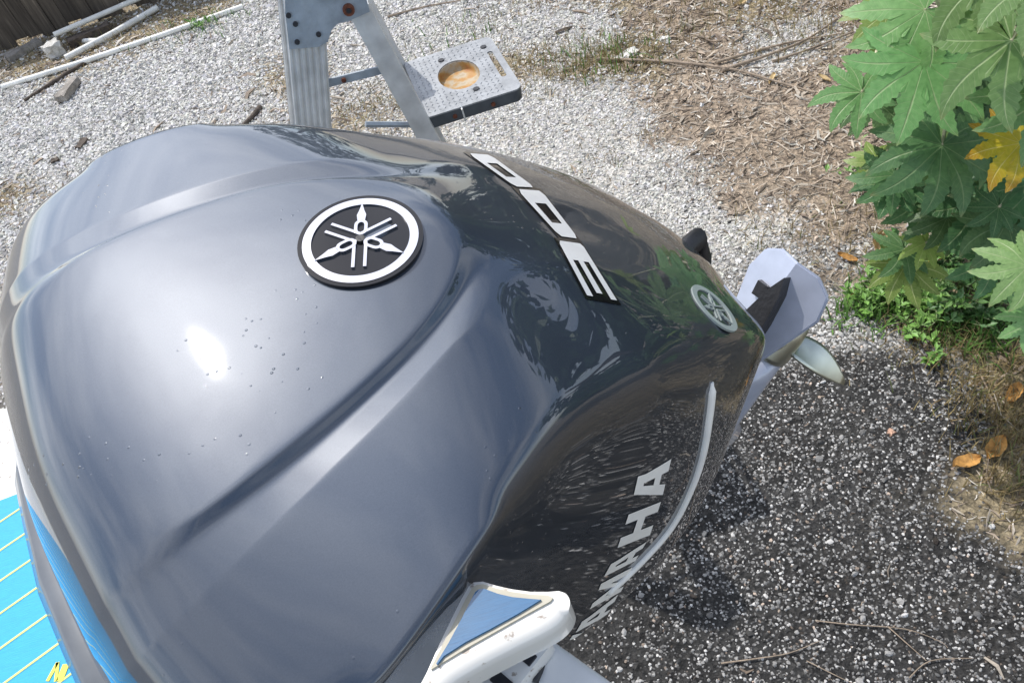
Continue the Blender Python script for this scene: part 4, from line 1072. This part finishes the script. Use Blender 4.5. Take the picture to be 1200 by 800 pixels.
tube_thing('stick', 'dark bent stick on the gravel beside the log offcut', 'stick', [(30, 120), (55, 104), (80, 88), (100, 76), (130, 60)], [.012, .014, .016, .014, .01], M_darkwood, .014, seg=7)
tube_thing('stick', 'small dark stick on gravel just beyond the left top of the motor', 'stick', [(283, 152), (296, 140), (306, 128)], [.012, .016, .02], M_darkwood, .014, seg=7)
lump('bark_piece', 'small brown bark bit on gravel left of the motor top', 'bark', 97, 170, (.05, .10, .03), M_darkwood, -.5, rough=.006)
lump('bark_piece', 'dark round bark scrap nearest to the motor on the left gravel', 'bark', 66, 190, (.05, .04, .03), M_darkwood, .2, rough=.006)
lump('paper_scrap', 'crumpled white scrap at the edge of the mulch, right of the dry grass', 'scrap', 735, 66, (.13, .06, .025), M_pvc, .35, rough=.012)
lump('paper_scrap', 'smaller white scrap above the crumpled one on the mulch', 'scrap', 779, 47, (.05, .04, .025), M_pvc, .0, rough=.008)
lump('pebble', 'single pinkish pebble on the dark asphalt', 'pebble', 1044, 507, (.022, .02, .016), simple('pink_stone', (.52, .33, .24), .8), .4, rough=.004)
BR = 'dead twigs on the mulch below the shrub'
TW = [('long bare branch crossing the mulch towards the castor leaves', [(700, 72), (790, 76), (860, 85), (920, 102), (955, 112)], .010),
      ('pale curved branch rising to the right beside the top castor leaves', [(846, 86), (900, 68), (945, 50), (985, 22)], .011),
      ('thin dark branch lying behind the pale curved branch', [(840, 76), (890, 62), (930, 52), (990, 42)], .009),
      ('grey twig pointing up the mulch bank near the top edge', [(905, 75), (950, 60), (1000, 40)], .008),
      ('thin curved twig on the far gravel right of the ladder', [(455, 22), (500, 10), (560, 0)], .008),
      ('fine upright twig at the left end of the branch pile', [(828, 85), (834, 105)], .006),
      ('pale stick leaning in the litter under the castor plant', [(1012, 310), (1030, 345), (1034, 350)], .006),
      ('long brown stick on the ground below the green weeds', [(1045, 372), (1090, 388), (1130, 405)], .006),
      ('bent dry stem at the right edge above the orange leaf', [(1148, 440), (1165, 480), (1170, 520)], .004),
      ('greenish dry runner along the bottom of the asphalt, left piece', [(845, 778), (890, 772), (925, 766), (960, 752)], .0026),
      ('reddish dry runner on the asphalt reaching right from the green one', [(955, 728), (1000, 733), (1060, 738), (1100, 752), (1110, 760)], .0020),
      ('thin straw on the asphalt near the bottom edge', [(1040, 735), (1085, 775)], .002),
      ('pale straw crossing the bottom edge of the asphalt', [(945, 775), (985, 795), (1010, 806)], .0017),
      ('reddish stem at the lower right on the asphalt', [(1065, 795), (1090, 775), (1140, 772)], .002)]
for lab, px, r_ in TW:
    pp = spl(px, 4); k = len(pp)
    tube_thing('twig', lab, 'twig', pp, [r_*(1-.6*i/k)*random.uniform(.8, 1.1) for i in range(k)], M_twig, r_+.006, BR if 'mulch' in lab else None, seg=6)

# leaf shapes
def leaf_mesh(name, lobes, mat, fold=.07, droop=.35, seed=0, wid=.155, sinus=.25, teeth=True):
    """palmate leaf, stalk end at the origin, unit size; lobes = [(angle deg, length)]"""
    rn = random.Random(seed); V, A_, F = [], [], []
    def add(x, y, z, a, b): V.append((x, y, z)); A_.append((a, b, 0)); return len(V)-1
    def drp(r): return -droop*r*r
    c = add(0, 0, 0, 1, 0); n = len(lobes); sn = []
    for i in range(n+1):
        if i == 0: a = lobes[0][0]-24; r = .20
        elif i == n: a = lobes[-1][0]+24; r = .20
        else: a = (lobes[i-1][0]+lobes[i][0])/2; r = sinus*min(lobes[i-1][1], lobes[i][1])*rn.uniform(.85, 1.15)
        a = math.radians(a); sn.append(add(r*math.cos(a), r*math.sin(a), drp(r)+.035*rn.uniform(.5, 1.3), 0, .15))
    K = 12
    for i, (a, L) in enumerate(lobes):
        a = math.radians(a); bend = rn.uniform(-.22, .22); tw = rn.uniform(-.06, .06); dl = droop*rn.uniform(.6, 1.5)
        mids, lef, rig = [c], [sn[i]], [sn[i+1]]
        for k in range(1, K+1):
            t = k/K; tt = .36+.64*t if k > 0 else 0
            r = L*tt; aa = a+bend*t*t
            w = wid*L*(math.sin(math.pi*min(1, (.30+.70*t)**1.15))**.85)*(1.12-.25*t) if k < K else 0
            if teeth and k < K: w *= 1+(.12 if k % 2 else -.10)
            x, y = r*math.cos(aa), r*math.sin(aa); z = -dl*r*r
            mids.append(add(x, y, z, 1, t))
            if k == K: break
            nx_, ny_ = -math.sin(aa), math.cos(aa); lift = fold*w+rn.uniform(-.008, .008)
            lef.append(add(x-nx_*w, y-ny_*w, z+lift-tw*w, 0, t)); rig.append(add(x+nx_*w, y+ny_*w, z+lift+tw*w, 0, t))
        F.append((c, lef[0], lef[1], mids[1])); F.append((c, mids[1], rig[1], rig[0]))
        for k in range(1, K-1):
            F.append((mids[k], lef[k], lef[k+1], mids[k+1])); F.append((mids[k], mids[k+1], rig[k+1], rig[k]))
        F.append((mids[K-1], lef[K-1], mids[K])); F.append((mids[K-1], mids[K], rig[K-1]))
    me = bpy.data.meshes.new(name); me.from_pydata(V, [], F); me.update()
    at = me.attributes.new('lf', 'FLOAT_VECTOR', 'POINT'); at.data.foreach_set('vector', np.array(A_, dtype=np.float32).ravel())
    me.polygons.foreach_set('use_smooth', [True]*len(F)); me.materials.append(mat)
    return me
def lobeset(n, seed):
    r = random.Random(seed); out = []
    for i in range(n):
        a = -140+280*i/(n-1); out.append((a+r.uniform(-4, 4), (.58+.42*math.cos(math.radians(a)/2)**1.0)*r.uniform(.9, 1.05)))
    return out
LM = {}
for key, mt in (('a', M_leafA), ('b', M_leafB), ('c', M_leafC), ('y', M_leafY)):
    LM[key] = [leaf_mesh('leaf', lobeset(8 if s % 2 else 9, s+11), mt, droop=(.08, .20, .34)[s % 3], seed=s*5+len(LM)) for s in range(3)]

# ================================================================== CASTOR PLANT
croot = gpt(1215, 345)
castor = thing('castor_plant', 'tall castor plant with big star shaped leaves at the upper right of the yard', 'plant', croot)
def stem_part(pts, rad, mat, par, name): 
    bm = bmesh.new(); add_tube(bm, pts, rad, 8); return obj(name, bm, mat, par, smooth=True)
tops = []
for (dx, dy, hh, ln) in ((0, 0, 1.35, (-.15, .05)), (.10, .10, 1.75, (.12, .2)), (-.08, .12, 1.15, (-.32, .25)), (.2, -.1, 1.2, (.25, -.3)), (.3, .25, 2.3, (.25, .35))):
    pts = [Vector((dx+ln[0]*t*t, dy+ln[1]*t*t, hh*t)) for t in (0, .2, .4, .6, .8, 1)]
    stem_part(pts, [.022, .020, .018, .015, .012, .008], M_stem, castor, 'stem'); tops.append(pts)
def add_leaf(ctr, size, tipdir, normal, key, var, stalk=True):
    """ctr in world; leaf's middle lobe points along tipdir, upper face along normal"""
    z = normal.normalized(); x = (tipdir-z*tipdir.dot(z)).normalized(); y = z.cross(x)
    mw = Matrix((x*size, y*size, z*size)).transposed().to_4x4(); mw.translation = ctr-croot
    o = bpy.data.objects.new('leaf', LM[key][var % 3]); C.objects.link(o); o.parent = castor; o.matrix_local = mw
    if key == 'y': o['label'] = 'yellow and orange ageing leaf'
    if stalk:
        best = min((p for tp in tops for p in tp[2:]), key=lambda p: (p-(ctr-croot)-Vector((0, 0, -.18))).length)
        a = ctr-croot; mid = a.lerp(best, .5)+Vector((0, 0, .05*(a-best).length)); 
        bm = bmesh.new(); pp = [a-z*.002, a.lerp(mid, .5)+Vector((0, 0, .02)), mid, mid.lerp(best, .6), best]
        add_tube(bm, pp, [.004, .0045, .005, .0055, .006], 6); s_ = obj('leaf_stalk', bm, M_petiole, castor, smooth=True)
    return o
def px_leaf(x, y, D, size_px, tip_px, key, var, tilt=(0, 0, 1), mix=.5):
    """leaf centre at a photo pixel and distance; tip_px: picture direction of the middle lobe"""
    ctr = at_d(x, y, D); size = size_px*.84*D/FPX
    tip = cr*tip_px[0]-cu*tip_px[1]
    nrm = (-fw*mix+Vector(tilt)*(1-mix)).normalized()
    return add_leaf(ctr, size, tip, nrm, key, var)
U3 = (0, 0, 1)
LV = [(1083, 73, 2.05, 104, (-.35, 1), 'a', 0, U3, .75), (1010, 108, 2.15, 62, (-1, .35), 'a', 1, U3, .7), (1104, 170, 2.15, 96, (-.15, 1), 'b', 2, U3, .75), (1196, 168, 2.1, 66, (-.75, .8), 'y', 0, U3, .75),
      (1084, 12, 2.1, 98, (-.9, .5), 'a', 2, U3, .65), (1040, 15, 2.3, 52, (-.9, .2), 'c', 1, U3, .6), (1055, 40, 2.35, 54, (-.8, .6), 'c', 0, U3, .6), (1185, 48, 1.95, 104, (-.55, .9), 'a', 1, (-.2, -.3, 1), .6), (1205, 312, 1.9, 66, (-1, .1), 'a', 2, U3, .5),
      (1215, 375, 1.95, 48, (-.9, .4), 'a', 0, U3, .55), (1150, -25, 2.0, 90, (-.4, 1), 'a', 1, U3, .6), (1230, 110, 2.0, 90, (-.8, .5), 'a', 2, U3, .6), (1122, 28, 2.4, 60, (.2, .9), 'b', 1, U3, .6), (1145, 30, 2.5, 44, (.4, .8), 'y', 1, U3, .6),
      (1055, 195, 2.35, 52, (-.5, .9), 'b', 0, U3, .6), (1030, 190, 2.4, 44, (-.9, .6), 'c', 2, U3, .6), (1150, 235, 2.4, 76, (-.2, 1), 'b', 1, U3, .6), (1110, 255, 2.45, 52, (-.5, .9), 'b', 2, U3, .55), (1180, 260, 2.3, 76, (.1, 1), 'b', 0, U3, .6),
      (1135, 190, 2.5, 80, (.5, .9), 'b', 1, U3, .6), (1085, 230, 2.5, 66, (-.8, .6), 'b', 2, U3, .55), (1170, 130, 2.45, 84, (-.2, 1), 'b', 0, U3, .6), (1165, 300, 2.4, 58, (-.6, .8), 'b', 1, U3, .55), (1215, 215, 2.35, 90, (-.7, .7), 'b', 2, U3, .6),
      (1220, -30, 1.9, 100, (-.3, 1), 'a', 0, U3, .55), (1085, 285, 2.5, 36, (-.7, .7), 'c', 1, U3, .5), (1130, 130, 2.55, 70, (-.9, .5), 'b', 0, U3, .6), (1110, 100, 2.6, 80, (-.6, .8), 'b', 1, U3, .6), (1200, 90, 2.5, 90, (-.6, .8), 'b', 2, U3, .6)]
for a in LV: px_leaf(*a)
r2 = random.Random(21)
for i in range(32):       # smaller leaves between and behind the big ones
    x_, y_ = r2.uniform(1010, 1260), r2.uniform(-40, 320)
    if x_ < 1020+abs(y_-120)*.22: continue
    px_leaf(x_, y_, r2.uniform(2.2, 2.65), r2.uniform(38, 66), (r2.uniform(-1, .4), r2.uniform(-.2, 1)), r2.choice('aabbbc'), r2.randrange(3), (r2.uniform(-.4, .2), r2.uniform(-.4, .2), 1), r2.uniform(.35, .7))
# the rest of the plant, outside the picture and mirrored in the cowl
rr = random.Random(3)
for i in range(46):
    tp = tops[i % 5]; base = tp[rr.choice((2, 3, 4, 5))]; a = rr.uniform(-1.5, 2.6)
    ctr = croot+base+Vector((math.cos(a), math.sin(a), 0))*rr.uniform(.2, .5)+Vector((0, 0, rr.uniform(-.05, .35)))
    v = ctr-CP; X = 600+FPX*v.dot(cr)/v.dot(fw); Y = 400-FPX*v.dot(cu)/v.dot(fw)
    if X < 1235 and Y > -70: continue
    add_leaf(ctr, rr.uniform(.16, .26), Vector((math.cos(a), math.sin(a), -.3)), Vector((math.cos(a)*.3, math.sin(a)*.3, 1)), rr.choice('aabbc'), rr.randrange(3))

# green weeds in front of it
def weed(name, label, px, n, hgt, col_mat, seed, size=.035, group=None):
    rn = random.Random(seed); p0 = gpt(*px); t = thing(name, label, 'weed', p0, group)
    bm = bmesh.new(); lf = bmesh.new()
    for i in range(n):
        a = rn.uniform(0, 6.28); ln = rn.uniform(.3, 1.0); h = hgt*rn.uniform(.5, 1); b = Vector((rn.gauss(0, .03), rn.gauss(0, .03), 0))
        pts = [b+Vector((math.cos(a)*ln*h*q*q, math.sin(a)*ln*h*q*q, h*q*(1-.25*q))) for q in (0, .33, .66, 1)]
        add_tube(bm, pts, [.0022, .002, .0016, .001], 5)
        for q in range(11):
            s_ = rn.uniform(.25, 1.0); k = min(2, int(s_*3)); c = pts[k].lerp(pts[k+1], s_*3-k); d = Vector((rn.gauss(0, 1), rn.gauss(0, 1), rn.uniform(.0, .9))).normalized(); L = size*rn.uniform(.6, 1.2)
            w_ = d.cross(Vector((rn.gauss(0, .3), rn.gauss(0, .3), 1))).normalized()*L*.26; nz = w_.cross(d).normalized()*L*.1
            v0, v1, v2, v3, v4 = [lf.verts.new(z) for z in (c, c+d*L*.5-w_+nz, c+d*L, c+d*L*.5+w_+nz, c+d*L*.5)]
            lf.faces.new((v0, v1, v4)); lf.faces.new((v1, v2, v4)); lf.faces.new((v4, v2, v3)); lf.faces.new((v0, v4, v3))
    obj('stem', bm, M_stem, t); tag(obj('foliage', lf, col_mat, t), kind='stuff')
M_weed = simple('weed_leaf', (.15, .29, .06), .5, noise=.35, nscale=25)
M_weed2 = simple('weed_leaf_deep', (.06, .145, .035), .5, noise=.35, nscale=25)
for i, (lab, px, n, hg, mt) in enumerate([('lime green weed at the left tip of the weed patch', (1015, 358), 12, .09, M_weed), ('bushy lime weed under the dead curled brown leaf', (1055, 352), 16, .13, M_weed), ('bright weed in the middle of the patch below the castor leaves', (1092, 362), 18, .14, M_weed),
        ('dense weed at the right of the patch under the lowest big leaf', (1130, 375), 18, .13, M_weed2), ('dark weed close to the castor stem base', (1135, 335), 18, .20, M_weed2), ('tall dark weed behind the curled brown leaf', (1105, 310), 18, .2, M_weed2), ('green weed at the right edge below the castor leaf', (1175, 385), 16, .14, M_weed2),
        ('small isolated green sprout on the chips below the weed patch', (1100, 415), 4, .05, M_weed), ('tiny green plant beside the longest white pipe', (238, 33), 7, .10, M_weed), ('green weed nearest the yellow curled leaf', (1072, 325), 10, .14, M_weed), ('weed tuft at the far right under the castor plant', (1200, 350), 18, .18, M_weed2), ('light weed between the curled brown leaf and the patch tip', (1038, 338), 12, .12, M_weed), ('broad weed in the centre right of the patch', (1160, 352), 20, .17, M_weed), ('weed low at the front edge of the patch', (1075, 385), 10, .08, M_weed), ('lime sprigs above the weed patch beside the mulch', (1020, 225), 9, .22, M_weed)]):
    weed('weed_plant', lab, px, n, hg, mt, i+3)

# dead leaves, each lying where the photo has one
def dead_leaf(label, px, L, wd, rz, mat, curl=.5, seed=0, dz=.012):
    rn = random.Random(seed); bm = bmesh.new(); vs = []
    for i in range(9):
        t = i/8; w_ = wd*math.sin(math.pi*min(.999, .04+t*.95))**.7*(1+rn.uniform(-.15, .15)); row = []
        for j in range(5):
            s_ = (j-2)/2; row.append(bm.verts.new(((t-.5)*L, s_*w_*.5, curl*wd*(s_*s_*.55+.8*(t-.5)**2)+rn.uniform(-.05, .05)*wd)))
        vs.append(row)
    for i in range(8):
        for j in range(4): bm.faces.new((vs[i][j], vs[i+1][j], vs[i+1][j+1], vs[i][j+1]))
    o = obj('dead_leaf', bm, mat, None, smooth=True); o.location = gpt(*px, dz); o.rotation_euler = (rn.uniform(-.3, .3), rn.uniform(-.3, .3), rz)
    tag(o, label, 'leaf', 'fallen leaves')
for i, a in enumerate([('orange fallen leaf at the right edge of the asphalt', (1131, 545), .10, .05, .1, M_deadleaf, .45), ('brown fallen leaf just above the orange one', (1165, 528), .09, .05, .5, M_deadleaf, .6), ('yellow curled leaf in the litter left of the weeds', (1028, 292), .11, .06, .9, M_deadtan, 1.1),
        ('large brown curled leaf tucked in the weeds', (1090, 312), .13, .075, .4, M_deadleaf, .9), ('reddish leaf bit left of the weed patch', (992, 305), .08, .03, 2.3, M_deadleaf, .6), ('small reddish leaf lower left of the weed patch', (1000, 350), .06, .03, 1.2, M_deadleaf, .6),
        ('rust coloured leaf on the ground at the right edge, upper of the two', (1188, 465), .08, .045, .6, M_deadleaf, .6), ('small brown leaf on the asphalt edge under the weeds', (1070, 398), .06, .03, 1.7, M_deadleaf, .5), ('pale tan leaf near the top castor leaves', (965, 95), .07, .03, 2.0, M_deadtan, .6),
        ('tan leaf at the top of the mulch bank', (870, 5), .12, .03, .3, M_deadtan, .5), ('tan leaf lying on dry grass beside the ladder shelf', (905, 95), .08, .03, .8, M_deadtan, .5)]):
    dead_leaf(*a, seed=i+2)

# ================================================================== TREES BEYOND THE YARD
def leaf_cloud(bm, blobs, n, size, rn):
    for (c, r) in blobs:
        for _ in range(n):
            d = Vector((rn.gauss(0, 1), rn.gauss(0, 1), rn.gauss(0, 1))).normalized()*r*rn.uniform(.55, 1.05)
            p = Vector(c)+Vector((d.x, d.y, d.z*.8)); a = Vector((rn.gauss(0, 1), rn.gauss(0, 1), rn.gauss(0, .6))).normalized(); b = a.cross(Vector((rn.gauss(0, 1), rn.gauss(0, 1), rn.gauss(0, 1)))).normalized(); s_ = size*rn.uniform(.6, 1.4)
            bm.faces.new([bm.verts.new(p+q) for q in (-a*s_, -b*s_*.45, a*s_, b*s_*.45)])
def tree(label, x, y, h, spread, seed, mt=M_crown):
    rn = random.Random(seed); t = thing('tree', label, 'tree', (x, y, 0), 'trees round the yard')
    bm = bmesh.new(); add_tube(bm, [Vector((0, 0, -.1)), Vector((.05, .02, h*.25)), Vector((-.05, .06, h*.5)), Vector((0, 0, h*.8))], [.16, .13, .1, .04], 8)
    blobs = []
    for i in range(16):
        a = rn.uniform(0, 6.28); rr_ = spread*rn.uniform(.2, 1); z = h*rn.uniform(.28, 1); c = Vector((math.cos(a)*rr_, math.sin(a)*rr_, z)); blobs.append((c, spread*rn.uniform(.3, .5)))
        if i % 2 == 0: add_tube(bm, [Vector((0, 0, h*rn.uniform(.25, .6))), c*.5+Vector((0, 0, z*.45)), c], [.06, .04, .015], 6)
    obj('trunk', bm, M_bark, t, smooth=True); bm = bmesh.new(); leaf_cloud(bm, blobs, 170, .16, rn); tag(obj('crown', bm, mt, t), kind='stuff')
TREES = [('bushy tree standing behind the board fence, left one', -4.2, 13.5, 5.0, 2.2, 1), ('bushy tree standing behind the board fence, right one', 1.0, 13.8, 5.4, 2.3, 2),
         ('dense tree beyond the castor plant at the right', 5.2, 5.2, 4.4, 1.7, 3, M_crown2), ('dense low tree to the right of the castor plant', 4.6, 2.2, 3.6, 1.5, 4, M_crown2), ('leafy tree far right behind the mulch bank', 5.4, 9.5, 4.8, 2.0, 5)]
for a in TREES: tree(*a)
